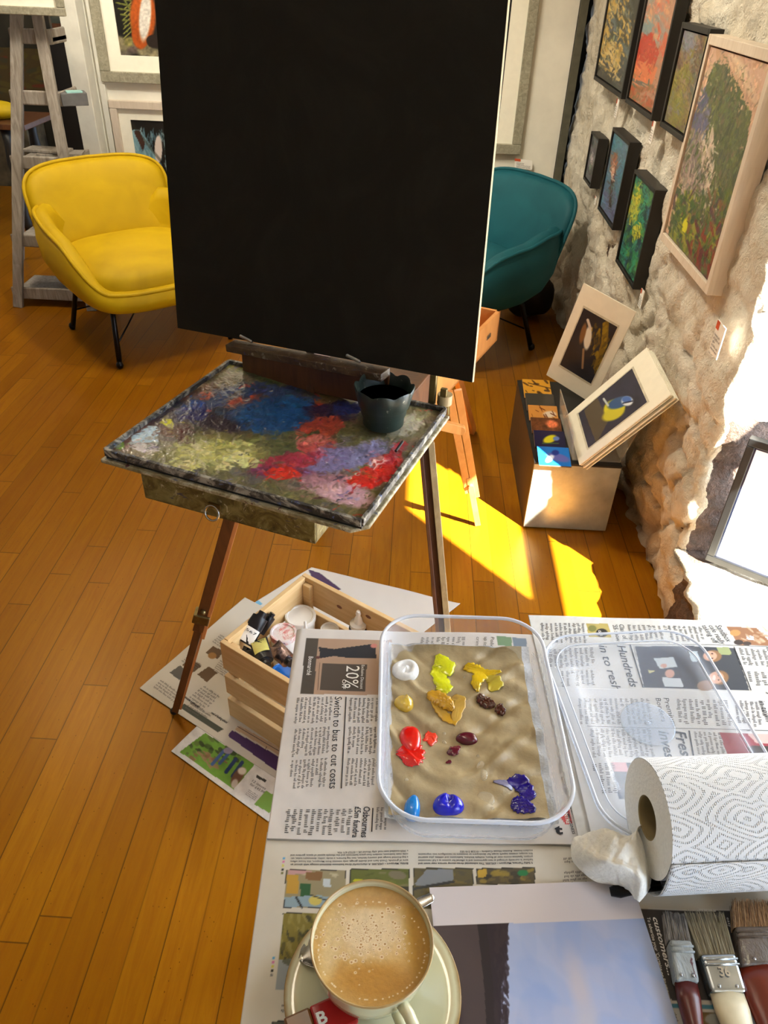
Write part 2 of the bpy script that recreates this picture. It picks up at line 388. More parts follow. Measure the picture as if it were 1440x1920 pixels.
def stone_mat():
    t = NT('painted_rubble'); v = t.coords()
    n = t.noise(v, 5, 8, .65); n2 = t.noise(v, 45, 6, .7)
    c = t.ramp(n, [(.28, lin(196, 184, 160)), (.5, lin(226, 218, 200)), (.75, lin(240, 235, 222))])
    pit = t.ramp(n2, [(.30, (1, 1, 1, 1)), (.42, (0, 0, 0, 1))]); c = t.mix(t.math('MULTIPLY', pit, .5), c, lin(150, 130, 100))
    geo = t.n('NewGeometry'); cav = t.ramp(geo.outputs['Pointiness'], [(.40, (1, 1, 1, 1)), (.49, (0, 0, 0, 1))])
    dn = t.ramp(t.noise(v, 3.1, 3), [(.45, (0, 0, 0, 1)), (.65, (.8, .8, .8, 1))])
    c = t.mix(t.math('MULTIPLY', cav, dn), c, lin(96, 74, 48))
    sp = t.n('SeparateXYZ'); t.set(sp.inputs[0], v)                  # patchy tan tone, strongest at the floor and fading out upwards
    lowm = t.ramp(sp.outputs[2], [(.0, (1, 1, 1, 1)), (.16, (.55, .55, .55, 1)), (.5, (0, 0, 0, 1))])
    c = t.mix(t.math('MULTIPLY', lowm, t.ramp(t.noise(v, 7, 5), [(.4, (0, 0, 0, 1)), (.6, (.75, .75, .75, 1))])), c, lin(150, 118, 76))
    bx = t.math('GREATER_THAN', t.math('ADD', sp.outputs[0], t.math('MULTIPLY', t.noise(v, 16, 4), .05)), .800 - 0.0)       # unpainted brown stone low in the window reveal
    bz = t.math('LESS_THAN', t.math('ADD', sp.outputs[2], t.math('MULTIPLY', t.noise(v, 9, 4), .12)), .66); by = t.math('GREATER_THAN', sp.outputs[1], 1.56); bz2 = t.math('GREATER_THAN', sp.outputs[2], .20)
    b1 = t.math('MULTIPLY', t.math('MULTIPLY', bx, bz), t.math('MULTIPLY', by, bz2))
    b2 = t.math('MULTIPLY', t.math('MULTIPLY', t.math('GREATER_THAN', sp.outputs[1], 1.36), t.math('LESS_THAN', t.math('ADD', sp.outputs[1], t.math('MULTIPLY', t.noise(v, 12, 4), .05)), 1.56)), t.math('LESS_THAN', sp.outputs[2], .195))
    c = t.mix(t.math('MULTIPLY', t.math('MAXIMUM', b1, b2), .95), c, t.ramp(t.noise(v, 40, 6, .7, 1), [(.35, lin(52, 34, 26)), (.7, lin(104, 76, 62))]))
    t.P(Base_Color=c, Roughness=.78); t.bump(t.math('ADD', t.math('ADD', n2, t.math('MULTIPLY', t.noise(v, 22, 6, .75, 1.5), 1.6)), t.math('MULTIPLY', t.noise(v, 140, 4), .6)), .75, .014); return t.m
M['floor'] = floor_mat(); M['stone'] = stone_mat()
M['white'] = flat('white_paint', (226, 222, 208), .55, scale=8, var=.05)
M['cream'] = flat('cream_mount', (238, 234, 216), .7, var=.02)
M['gap'] = flat('dark_gap', (26, 24, 20), .8)
M['post'] = flat('white_post_paint', (214, 212, 200), .45, scale=12, var=.06)
M['darkgrey'] = flat('grey_green_trim', (82, 80, 66), .6)
M['plaster'] = flat('old_plaster', (205, 190, 160), .8, scale=6)
M['black'] = flat('black_paint', (20, 20, 20), .45)
M['blackwood'] = flat('black_frame', (26, 24, 22), .5)
M['blkmetal'] = flat('black_metal', (18, 18, 20), .28, metal=.6)
M['brass'] = flat('old_brass', (120, 104, 66), .4, metal=.9, scale=80)
M['steel'] = flat('steel', (190, 190, 190), .25, metal=1, scale=60)
M['greywash'] = wood('greywashed_wood', (120, 110, 98), (176, 168, 156), .7, (50, 50, 5))
M['greyframe'] = wood('grey_frame', (128, 124, 104), (178, 172, 150), .6, (60, 60, 60))
M['pine'] = wood('pine', (206, 168, 112), (228, 196, 146), .5, (6, 6, 70))
M['beech'] = wood('beech', (206, 134, 66), (226, 158, 88), .4, (30, 30, 8))
M['oldwood'] = wood('stained_easel_wood', (74, 42, 20), (112, 68, 34), .42, (40, 40, 8))
M['oldbeech'] = wood('easel_edge_wood', (176, 108, 56), (200, 134, 78), .45, (40, 40, 8))
M['palewood'] = wood('worn_pale_wood', (150, 128, 88), (190, 168, 122), .6, (60, 60, 10))
M['whitewood'] = wood('whitewashed_frame', (206, 190, 170), (226, 212, 194), .6, (60, 60, 6))
M['art'] = vcol('artist_paint', .42, .35, 160)
M['artflat'] = vcol('printed_card', .45)
M['newsart'] = vcol('newsprint_picture', .8)
M['ink'] = flat('newsprint_ink', (104, 100, 98), .85)
M['inkdark'] = flat('headline_ink', (40, 40, 46), .8)
M['redcard'] = flat('orange_red_ink', (206, 84, 44), .6)
M['paper'] = flat('white_card', (238, 234, 226), .7, var=.02)

# ---------------------------------------------------------------- the room
XW = .745; YW = 1.61; XG = 1.25
struct(MB().box((-1.6, 1.6, -.02), (6.4, 9.4, .04)), 'floor', M['floor'], origin=(0, 0, 0))
struct(MB().box((-1.6, 1.6, 2.72), (6.4, 9.4, .04)), 'ceiling', M['white'])
struct(MB().box((-4.75, 1.6, 1.35), (.1, 9.4, 2.7)), 'wall_left', M['white'])
struct(MB().box((-1.6, -3.05, 1.35), (6.4, .1, 2.7)), 'wall_front', M['white'])
def stones(p, low):
    q = Vector((p[0] * 4.0, p[1] * 4.2, p[2] * 6.0)); q = q + noise.noise_vector(q * .8) * .45
    vd = noise.voronoi(q); d = vd[0]; edge = min(1, (d[1] - d[0]) * 2.3)
    big = noise.fractal(Vector(p) * 2.2, 1.0, 2.0, 3)
    fine = noise.fractal(Vector(p) * 17, .8, 2.1, 5); mid = noise.fractal(Vector(p) * 7.5 + Vector((9, 0, 0)), .9, 2.0, 4)
    cell = noise.cell(q * .9)
    c0 = vd[1][0]; rv = noise.noise_vector(c0 * 7.31) * 1.6; off = q - c0                # each stone a tilted face of its own
    tilt = max(-.012, min(.012, off.dot(rv) * .012)); hgt = noise.noise(c0 * 3.7) * .010
    crev = -(1 - min(1, edge * 2.6)) ** 2 * (.010 + .018 * low)
    rid = (1 - abs(noise.noise(Vector(p) * 13 + Vector((3, 1, 4)))) * 2.2); rid = max(0, rid) ** 3 * .007
    return min(.014, crev + tilt + hgt + big * .008 + mid * (.010 + .012 * low) + fine * .011 - rid + .002)
def wall_surface():
    m = MB(); st = .0125
    path = []                                                       # wall face, rounded corner, window reveal
    y = 4.16
    while y > YW + .03: path.append(((XW, y), (-1, 0))); y -= st
    for k in range(4): a = PI / 2 * (k + .5) / 4; path.append(((XW + .03 - .03 * math.cos(a), YW + .03 - .03 * math.sin(a)), (-math.cos(a), -math.sin(a))))
    x = XW + .035
    while x < XG + .01: path.append(((x, YW), (0, -1))); x += st * 1.3
    nz = 132; H = 1.75
    def row(j):
        z = H * j / (nz - 1); out = []
        for (px, py), (nx, ny) in path:
            low = max(0, min(1, (.75 - z) / .5)) * (1 if ny == 0 else .4)
            k = stones((px, py, z), low) * (1 if ny == 0 else .8) + .008
            if z < .12: k -= (.12 - z) * .12
            out.append((px - nx * -k * 0 + nx * (k - .008), py + ny * (k - .008), z))
        return out
    m.loft([row(j) for j in range(nz)], False, False, closed=False)
    return m
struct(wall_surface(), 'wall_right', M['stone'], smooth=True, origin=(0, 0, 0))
def below_sill():                                                   # rubble under the sill, and the rough sill itself
    m = MB(); path = []
    z = -.001
    def pt(i, j):
        y = YW + .02 - (i / 160) * 2.7
        if j < 16: z = .205 * j / 15; k = stones((XW, y, z), .8) + .008; return (XW - k, y, z - (.0 if j else .0))
        x = XW + .02 + (j - 16) / 24 * .5; k = stones((x, y, .2), 0) * .55
        return (x, y, .212 + k)
    m.loft([[pt(i, j) for j in range(41)] for i in range(161)], False, False, closed=False)
    return m
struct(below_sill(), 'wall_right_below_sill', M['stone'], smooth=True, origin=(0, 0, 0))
w = MB()                                                            # solid masonry behind the face, lintel, piers
w.box((XW + .42, 2.95, 1.35), (.62, 2.6, 2.7)); w.box((XW + .31, .3, 2.24), (.52, 2.7, .98)); w.box((XW + .42, -2.05, 1.35), (.72, 2.1, 2.7))
w.box((XG + .03, .26, 1.0), (.06, .62, 1.6)); w.box((XG + .03, .3, .12), (.06, 2.7, .3))
struct(w, 'wall_right_masonry', M['plaster'])
fr = MB()
for y0, y1 in ((.57, 1.62), (-.95, -.05)):  # second opening is unseen, added to bring sky light to the table
    fr.box((XG + .04, y0 - .015, .98), (.03, .03, 1.44)); fr.box((XG + .04, y1 + .015, .98), (.03, .03, 1.44))
    fr.box((XG + .04, (y0 + y1) / 2, 1.165), (.02, y1 - y0, .105)); fr.box((XG + .04, (y0 + y1) / 2, 1.80), (.03, y1 - y0, .12)); fr.box((XG + .04, (y0 + y1) / 2, .25), (.03, y1 - y0, .05))
struct(fr, 'window_1', M['post'])
struct(MB().box((-.45, 4.16, 1.35), (2.26, .12, 2.7)), 'wall_back', M['white'])
struct(MB().box((-1.615, 4.12, 1.35), (.085, .22, 2.7)), 'trim_1', M['post'], bevel=.004)
struct(MB().box((-1.54, 4.105, 1.35), (.03, .05, 2.7)), 'trim_2', M['post'], bevel=.004)
struct(MB().box((.70, 4.13, 1.35), (.035, .1, 2.7)), 'trim_3', M['darkgrey'])
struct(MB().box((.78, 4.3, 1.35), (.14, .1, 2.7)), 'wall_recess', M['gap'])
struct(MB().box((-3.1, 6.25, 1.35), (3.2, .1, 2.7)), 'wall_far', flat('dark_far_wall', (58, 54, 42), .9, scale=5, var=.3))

# ---------------------------------------------------------------- pictures on the back wall
def frame_part(t, name, x0, x1, z0, z1, y, w, d, m, extra=None):
    b = MB()
    for a, c in (((x0, z0), (x1, z0 + w)), ((x0, z1 - w), (x1, z1)), ((x0, z0 + w), (x0 + w, z1 - w)), ((x1 - w, z0 + w), (x1, z1 - w))):
        b.box(((a[0] + c[0]) / 2, y - d / 2, (a[1] + c[1]) / 2), (c[0] - a[0], d, c[1] - a[1]))
    return b.build(name, m, t, bevel=.003)
def mount(t, x0, x1, z0, z1, y, ix0, ix1, iz0, iz1, m=None):
    b = MB(); 
    for a, c in (((x0, z0), (x1, iz0)), ((x0, iz1), (x1, z1)), ((x0, iz0), (ix0, iz1)), ((ix1, iz0), (x1, iz1))):
        b.box(((a[0] + c[0]) / 2, y - .004, (a[1] + c[1]) / 2), (c[0] - a[0], .008, c[1] - a[1]))
    return b.build('mount', m or M['cream'], t)
YB = 4.10
def bp(x, y, k=YB): return aty(x, y, k - .02)
t = thing('framed_picture', 'mottled silver frame with a red squirrel painting, upper left of the black board', 'picture', (-1.2, YB, .93))
x0, z0 = bp(192, 153)[0], bp(192, 153)[2]
frame_part(t, 'frame', x0, x0 + .62, z0, z0 + .78, YB, .045, .03, M['greyframe'])
mount(t, x0 + .045, x0 + .575, z0 + .045, z0 + .735, YB - .004, x0 + .105, x0 + .51, z0 + .112, z0 + .65)
a = Art((x0 + .105, YB - .006, z0 + .112), (x0 + .51, YB - .006, z0 + .112), (x0 + .105, YB - .006, z0 + .65), 110, 150, (20, 20, 16))
for px, py in ((216, 108), (235, 100), (252, 92), (270, 96), (290, 100), (228, 88), (244, 78), (220, 76), (262, 82), (280, 84)):
    a.ell((px, py), (13, 9), random.choice([(118, 110, 84), (92, 84, 74), (128, 122, 70), (84, 72, 66)]), 0, .5)
a.mott(7, .35)
for k in range(7):
    a.line([(214 + 4 * k, -6 + 11 * k), (246 - 1 * k, 2 + 9 * k)], 2.5, (110, 116, 50)); a.line([(246, 5 + 9 * k), (232, 18 + 9 * k)], 2, (140, 140, 70))
a.line([(222, -20), (245, 20), (247, 60)], 3, (96, 104, 48))
a.ell((268, 30), (24, 52), (168, 78, 24), 0, .2); a.ell((264, 62), (17, 30), (160, 72, 20)); a.ell((272, 30), (11, 46), (206, 200, 190), 4, .3); a.ell((288, 78), (14, 12), (34, 26, 22), 30)
a.mott(4, .2, 8)
a.build('painting', M['art'], t)
t = thing('framed_picture', 'pale frame with a painting of blue drapery and a white muzzle, behind the yellow armchair', 'picture', (-1.1, YB, .4))
x0, z1 = bp(203, 187)[0], bp(203, 187)[2]
frame_part(t, 'frame', x0, x0 + .62, z1 - .75, z1, YB, .036, .03, M['whitewood'])
mount(t, x0 + .036, x0 + .584, z1 - .714, z1 - .036, YB - .004, x0 + .09, x0 + .53, z1 - .66, z1 - .085)
a = Art((x0 + .09, YB - .006, z1 - .66), (x0 + .53, YB - .006, z1 - .66), (x0 + .09, YB - .006, z1 - .085), 110, 150, (24, 22, 20))
a.poly([(244, 244), (262, 243), (276, 262), (296, 300), (330, 360), (330, 460), (240, 460)], (120, 158, 168)); a.strokes(260, [(96, 132, 146), (150, 182, 188), (84, 118, 130)], 9, 1.5, 75, (240, 244, 330, 420), 4, .7)
a.poly([(250, 246), (262, 244), (272, 270), (268, 284), (258, 262)], (66, 42, 34)); a.ell((297, 280), (7, 26), (220, 206, 196)); a.line([(245, 230), (300, 300)], 5, (52, 48, 36), .5)
a.build('painting', M['art'], t)
t = thing('framed_picture', 'silver ribbed frame with a dark picture, right of the black board', 'picture', (.3, YB, .73))
x1, z0 = bp(975, 290)[0], bp(975, 290)[2]
frame_part(t, 'frame', x1 - .62, x1, z0, z0 + .80, YB, .045, .03, M['greyframe'])
mount(t, x1 - .575, x1 - .045, z0 + .045, z0 + .755, YB - .004, x1 - .51, x1 - .12, z0 + .10, z0 + .70)
a = Art((x1 - .51, YB - .006, z0 + .10), (x1 - .12, YB - .006, z0 + .10), (x1 - .51, YB - .006, z0 + .70), 90, 120, (18, 16, 18)); a.strokes(40, [(60, 48, 84), (100, 90, 110)], 5, 1, 60, (920, 120, 950, 230)); a.build('painting', M['art'], t)
def price_card(quad, off, label, nrm, hang=1):
    """small white card with an orange square: quad = TL, TR, BR, BL"""
    q = [np.array(p, float) for p in quad]; t = thing('price_card', label, 'label card', sum(q) / 4, group='price cards beside the pictures')
    MB().slab(q, np.array(nrm) * -.002).build('card', M['paper'], t)
    e1 = (q[1] - q[0]); e2 = (q[3] - q[0]); n = np.array(nrm, float)
    s = [q[0] + e1 * a + e2 * b + n * .0007 for a, b in ((.0, .0), (.34, .0), (.34, .26), (.0, .26))]
    MB().add(s, [(0, 1, 2, 3)]).build('orange_mark', M['redcard'], t)
    b = MB(); body(b, q[0] + e1 * .1 + e2 * .45, q[0] + e1 * .9 + e2 * .45, q[0] + e1 * .1 + e2 * .9, 5, .0008, n); b.build('small_print', M['ink'], t)
q = [bp(965, 297), bp(998, 301), bp(998, 319), bp(965, 315)]
price_card(q, 0, 'small price card with an orange mark on the white wall above the teal armchair', (0, -1, 0))

# ---------------------------------------------------------------- pictures on the stone wall
def wall_pic(px, zb, zt, y0, y1, m, name, label, fw, art, depth=.035, lip=.012, xf=.70):
    """canvas in a tray frame: front face at xf between y0 (near) and y1 (far)"""
    t = thing(name, label, 'picture', (xf + depth / 2, (y0 + y1) / 2, zb)); b = MB(); xc = xf + depth / 2
    b.box((xc, y0 + fw / 2, (zb + zt) / 2), (depth, fw, zt - zb)); b.box((xc, y1 - fw / 2, (zb + zt) / 2), (depth, fw, zt - zb))
    b.box((xc, (y0 + y1) / 2, zb + fw / 2), (depth, y1 - y0 - 2 * fw, fw)); b.box((xc, (y0 + y1) / 2, zt - fw / 2), (depth, y1 - y0 - 2 * fw, fw))
    b.box((xf + depth - .004, (y0 + y1) / 2, (zb + zt) / 2), (.008, y1 - y0 - .01, zt - zb - .01))
    b.build('frame', m, t, bevel=.0015)
    g = fw + .004; xa = xf + .006
    a = Art((xa, y1 - g, zb + g), (xa, y0 + g, zb + g), (xa, y1 - g, zt - g), 100, 150, (80, 80, 70)); art(a)
    a.smudge(500, 5, 1.5, 80, None, 12, 50, .18)
    a.build('painting', M['art'], t, sides=.02); return t
def art1(a):
    a.C[:] = (54, 56, 48); a.poly([(1100, -60), (1185, -60), (1180, 175), (1160, 172), (1135, 120), (1118, 70)], (70, 76, 72))
    a.strokes(240, [(190, 150, 60), (150, 140, 96), (90, 104, 104), (60, 60, 40), (206, 170, 90)], 12, 3, 75, (1110, -40, 1180, 110), 3)
    a.strokes(60, [(196, 160, 80), (206, 180, 120)], 7, 3, 55, (1120, 80, 1160, 150), 4); a.poly([(1105, 140), (1112, 110), (1150, 150), (1160, 180)], (52, 52, 46))
wall_pic(None, 1.085, 1.60, 3.05, 3.60, M['blackwood'], 'framed_painting', 'black-framed painting in gold and grey, nearest the back wall in the upper row', .014, art1)
def art2(a):
    a.C[:] = (170, 128, 104); a.strokes(160, [(150, 140, 130), (180, 120, 96), (118, 140, 140), (206, 150, 110), (196, 92, 64)], 14, 5, 80, (1170, -60, 1250, 110), 5)
    a.poly([(1184, 110), (1200, 70), (1222, 60), (1236, 100), (1228, 122)], (176, 66, 48)); a.poly([(1175, 108), (1234, 124), (1222, 160), (1176, 150)], (206, 118, 76))
    a.line([(1176, 146), (1226, 166)], 7, (96, 106, 96)); a.strokes(60, [(150, 96, 64), (120, 104, 72), (170, 84, 50)], 8, 4, 20, (1170, 160, 1225, 220), 8)
wall_pic(None, 1.085, 1.62, 2.60, 2.98, M['blackwood'], 'framed_painting', 'black-framed red and pink sunset painting in the upper row', .014, art2)
def art3(a):
    a.C[:] = (110, 98, 80); a.strokes(240, [(128, 112, 80), (96, 100, 84), (120, 116, 56), (96, 72, 56), (140, 120, 96), (120, 118, 116)], 13, 4, 78, None, 6)
    a.strokes(60, [(118, 118, 52), (134, 122, 60)], 12, 4, 80, (1236, 120, 1290, 240), 7); a.strokes(40, [(120, 120, 128)], 10, 5, 80, (1262, 40, 1305, 90), 8)
wall_pic(None, 1.088, 1.345, 2.24, 2.50, M['blackwood'], 'framed_painting', 'black-framed muted brown and green painting next to the white-framed mountain', .014, art3)
MT = [(1250, 460), (1262, 380), (1280, 300), (1292, 235), (1312, 190), (1330, 140), (1342, 118), (1352, 122), (1366, 118), (1376, 145), (1388, 165), (1400, 200), (1410, 210), (1350, 570), (1240, 470)]
def art_m(a):
    a.C[:] = (196, 160, 134); a.strokes(70, [(206, 170, 150), (180, 140, 110), (214, 190, 160)], 22, 8, 70, (1300, 80, 1440, 200), 9, .6)
    a.clip(MT); a.poly(MT, (86, 94, 62))
    G = [(84, 100, 50), (104, 112, 60), (70, 78, 66), (110, 96, 76), (60, 70, 52), (96, 110, 72)]
    a.strokes(700, G, 13, 2.4, 106, (1250, 115, 1405, 500), 10, .75, 14); a.strokes(90, [(150, 132, 122), (170, 150, 140), (128, 112, 112)], 20, 2.5, 102, (1275, 210, 1330, 360), 11)
    a.strokes(26, [(196, 178, 160), (206, 190, 176)], 24, 2, 96, (1318, 250, 1338, 390), 12); a.strokes(40, [(88, 92, 120)], 12, 4, 115, (1295, 180, 1325, 240), 13)
    a.smudge(900, 7, 1.6, 104, None, 31, 30)
    a.strokes(320, [(96, 110, 40), (70, 96, 44), (54, 74, 52), (120, 84, 60), (86, 60, 66), (140, 140, 50)], 12, 3.5, 95, (1250, 360, 1370, 540), 14)
    a.ell((1284, 424), (5, 15), (200, 196, 30), 10, .4); a.strokes(50, [(130, 48, 36), (96, 40, 44)], 12, 3, 95, (1290, 420, 1350, 550), 15); a.clip()
def _x(): pass
wall_pic(None, .838, 1.335, 1.79, 2.25, M['whitewood'], 'framed_painting', 'large white-framed painting of a green mountain, nearest the window', .022, art_m, .045)
def art5(a): a.C[:] = (76, 76, 84); a.mott(8, .2); a.ell((1109, 300), (2.5, 10), (180, 176, 170), 0, .5)
wall_pic(None, .732, .916, 3.29, 3.46, M['blackwood'], 'framed_painting', 'smallest black-framed dark grey picture, low by the teal armchair', .009, art5, .04)
def art6(a):
    a.C[:] = (66, 112, 134); a.strokes(70, [(58, 120, 146), (84, 112, 128), (96, 100, 128)], 14, 6, 80, None, 5, .5)
    a.poly([(1127, 405), (1134, 350), (1172, 380), (1160, 440)], (98, 100, 132), .8)
    a.line([(1152, 290), (1149, 330), (1143, 390)], 6, (60, 40, 34)); a.ell((1151, 308), (6, 20), (140, 84, 56), 6, .3); a.ell((1149, 322), (3, 12), (214, 200, 186), 6, .4)
wall_pic(None, .705, .99, 2.80, 3.09, M['blackwood'], 'framed_painting', 'black-framed picture of a perched bird on bright blue', .011, art6, .04)
def art7(a):
    a.C[:] = (42, 84, 72); a.strokes(420, [(40, 128, 84), (50, 100, 120), (28, 56, 54), (86, 140, 60), (30, 40, 50), (60, 150, 110)], 11, 3, 105, None, 5, .8)
    a.strokes(26, [(214, 196, 40), (180, 180, 50)], 8, 3, 95, (1178, 350, 1200, 450), 6, .9)
wall_pic(None, .637, .935, 2.39, 2.67, M['blackwood'], 'framed_painting', 'black-framed green and blue foliage painting, lowest in the lower row', .011, art7, .04)
def wcard(px, lab, w=.035, h=.06, k=.712):
    c = atx(px[0], px[1], k); y, z = c[1], c[2]; x = k - .004
    price_card([(x, y + w / 2, z + h / 2), (x, y - w / 2, z + h / 2), (x, y - w / 2, z - h / 2), (x, y + w / 2, z - h / 2)], 0, lab, (-1, 0, 0))
wcard((1158, 203), 'price card under the gold and grey painting'); wcard((1225, 248), 'price card under the pink sunset painting'); wcard((1204, 560), 'price card under the foliage painting', .035, .055)
wcard((1348, 637), 'largest price card, nearest the window below the mountain painting', .055, .075); wcard((1118, 376), 'price card under the smallest black-framed picture', .03, .03)

# ---------------------------------------------------------------- armchairs
def velvet(name, a, b, dark):
    t = NT(name); v = t.coords(); n = t.noise(v, 5, 3, .5, .8); lw = t.n('LayerWeight'); lw.inputs[0].default_value = .35
    c = t.ramp(n, [(.25, lin(*a)), (.75, lin(*b))]); t.P(Base_Color=c, Roughness=.62, Sheen_Weight=.3, Sheen_Roughness=.4, Sheen_Tint=lin(*b), Specular_IOR_Level=.25)
    t.bump(t.noise(v, 260, 3), .08, .002); return t.m
M['yvel'] = velvet('yellow_velvet', (170, 138, 0), (194, 160, 0), 0); M['tvel'] = velvet('teal_velvet', (14, 72, 82), (22, 90, 100), 0)
def sgnpow(v, p): return math.copysign(abs(v) ** p, v)
def armchair(name, label, loc, rot, m):
    t = thing(name, label, 'armchair', loc, rot); N = 96
    def plan(th, kx, ky, cy=0, e=.62):                                # superellipse, th=0 at the front
        return kx * sgnpow(math.sin(th), e), cy - ky * sgnpow(math.cos(th), e)
    def rim(th):
        q = abs(((th + PI) % (2 * PI)) - PI) / PI                      # 0 front, 1 back
        if q < .22: return .335
        if q < .62: s = (q - .22) / .40; return .335 + .215 * (s * s * (3 - 2 * s)) ** .9
        if q < .75: return .55
        return .55 - .10 * min(1, (q - .75) / .15)
    rings = []
    def ring(f):
        r = []
        for i in range(N):
            th = 2 * PI * i / N; r.append(f(th))
        return r
    def surf(k, zf, shrink, cy):
        def f(th):
            h = rim(th); z = .215 + (h - .215) * zf; x, y = plan(th, .37 * k - shrink, .37 * k - shrink, cy)
            if y > 0: y += .12 * (z - .3)
            return (x, y, z)
        return ring(f)
    prof = [(.60, .0, .02), (.76, .08, .015), (.90, .24, .01), (.985, .46, .0), (1.0, .70, 0), (.975, .90, 0), (.955, .98, 0)]
    for k, zf, cy in prof: rings.append(surf(k, zf, 0, cy))
    for k, zf, sh in ((.95, 1.0, .004), (.95, 1.03, .02), (.95, 1.015, .045), (.95, .90, .062), (1.0, .6, .075), (.98, .42, .08)): rings.append(surf(k, zf, sh, 0))
    MB().loft(rings).build('shell', m, t, local=True, smooth=True)
    pip = []
    for i in range(N):
        th = 2 * PI * i / N; h = rim(th); x, y = plan(th, .353, .353, 0)
        if y > 0: y += .12 * (h - .3)
        pip.append((x, y, h - .004))
    MB().tube(pip, .0085, 8, closed=True).build('piping', m, t, local=True, smooth=True)
    # seat cushion
    def sq(d, q):
        x = .315 * sgnpow(d[0], .6); y = .305 * sgnpow(d[1], .6); z = .085 * sgnpow(d[2], .7)
        return np.array([x, y - .02, z * (1 + .15 * (1 - (x / .32) ** 2) * (1 - (y / .31) ** 2))])
    MB().ball((0, 0, .345), 1, 48, fn=sq).build('seat', m, t, local=True, smooth=True)
    # wrapped backrest
    Wd, Hh, zc = .325, .185, .512
    def bmap(X, Z, off):
        ky = .40 * X * X; lean = .34 * (Z)
        sx = X * (1 - .25 * X * X) * 1.02 * (1 + .10 * Z)
        return (sx - off * 1.3 * X, .350 + lean - ky * 1.25 - off, zc + Z - .012 * (X / Wd) ** 2)
    def cap(sg):
        rr = []
        for i in range(0, 11):
            rho = i / 10; th_ = .042 * (1 - rho ** 3.2) ** .5 if rho < 1 else 0
            rr.append([bmap(rho * Wd * sgnpow(math.cos(a), .42), rho * Hh * sgnpow(math.sin(a), .42), sg * th_ * (1.0 if sg > 0 else .8)) for a in [2 * PI * k / 72 for k in range(72)]])
        return rr
    f = cap(1); b = cap(-1)
    MB().loft(f + b[::-1][1:], False, False).build('backrest', m, t, local=True, smooth=True)
    MB().tube([bmap(Wd * 1.005 * sgnpow(math.cos(a), .42), Hh * 1.005 * sgnpow(math.sin(a), .42), 0) for a in [2 * PI * k / 72 for k in range(72)]], .008, 8, closed=True).build('piping', m, t, local=True, smooth=True)
    # black legs with a wire brace
    for sx in (-1, 1):
        for sy in (-1, 1):
            top = (sx * .235, sy * .19, .235); ft = (sx * .27, sy * .262, .004)
            l = MB().tube([(sx * .17, sy * .15, .232), (sx * .215, sy * .18, .236), (sx * .236, sy * .197, .22), ft], .0115, 10)
            l.ball((ft[0], ft[1], .018), (.016, .016, .0175), 12); l.build('leg', M['blkmetal'], t, local=True, smooth=True)
    br = MB()
    for sx in (-1, 1): br.tube([(sx * .252, -.235, .10), (0, 0, .20), (sx * .252, .235, .10)], .004, 6)
    br.build('brace', M['blkmetal'], t, local=True, smooth=True)
    return t
ROTY = math.atan2(.345, .376)
armchair('armchair', 'mustard yellow velvet armchair on black legs, left of the black board', (-1.205, 3.305, 0), ROTY, M['yvel'])
armchair('armchair', 'teal velvet armchair half hidden by the black board, by the stone wall', (.205, 3.41, 0), math.radians(-55), M['tvel'])

o = MB().ball((.60, 3.78, .11), (.13, .10, .115), 24, fn=lambda d, q: q * (1 + .06 * math.sin(5 * d[0] + 3 * d[2]))).build('black_bag', M['black'], smooth=True); tag(o, 'black bag on the floor behind the teal armchair', 'bag')
cb = [atz(x, y, .004) for x, y in ((1046, 566), (1030, 577), (1008, 582), (985, 578), (975, 572), (990, 568), (1015, 574), (1035, 572))]
o = MB().tube(cb, .004, 8).build('white_cable', flat('white_cable_sheath', (206, 200, 186), .5), smooth=True); tag(o, 'white cable looped on the floor under the teal armchair', 'cable')

# ---------------------------------------------------------------- A-frame shelf easel on the left
t = thing('ladder_shelf', 'grey washed wooden A-frame easel shelf beside the yellow armchair', 'shelf', (-1.78, 3.62, 0))
YS = 3.6
def sp(x, y, k=YS): return aty(x, y, k)
A0, A1 = np.array([-1.945, 3.55, 0.0]), sp(30, 0, 3.74)
B0, B1 = np.array([-1.575, 3.55, 0.0]), sp(65, 0, 3.74)
A1 = A0 + (A1 - A0) * 1.08; B1 = B0 + (B1 - B0) * 1.08
for a_, b_ in ((A0, A1), (B0, B1)): MB().bar(a_, b_, .046, .022, (0, 1, 0)).build('leg', M['greywash'], t, bevel=.002)
for a_, b_ in ((A0, A1), (B0, B1)):
    MB().bar(atz(*((40, 486) if a_ is A0 else (158, 490)), 0), b_ + np.array([0, .03, 0]), .03, .02, (0, 1, 0)).build('leg', M['greywash'], t, bevel=.002)
for z in (.055, .30, .64, .90, 1.13):
    fa, fb = A0 + (A1 - A0) * (z / A1[2]), B0 + (B1 - B0) * (z / B1[2]); w0, w1 = fa[0] - .035, fb[0] + .035; d = .26 - z * .09; yb = max(fa[1], fb[1]) + .022
    s_ = MB().box(((w0 + w1) / 2, yb + d / 2, z), (w1 - w0, d, .018)).build('shelf_board', M['greywash'], t, bevel=.002)
    MB().box(((w0 + w1) / 2, yb - .004, z + .010), (w1 - w0, .016, .058)).build('shelf_rail', M['greywash'], t, bevel=.006)
    MB().box((w1 - .008, yb + d / 2, z + .010), (.016, d, .058)).build('shelf_rail', M['greywash'], t, bevel=.006)
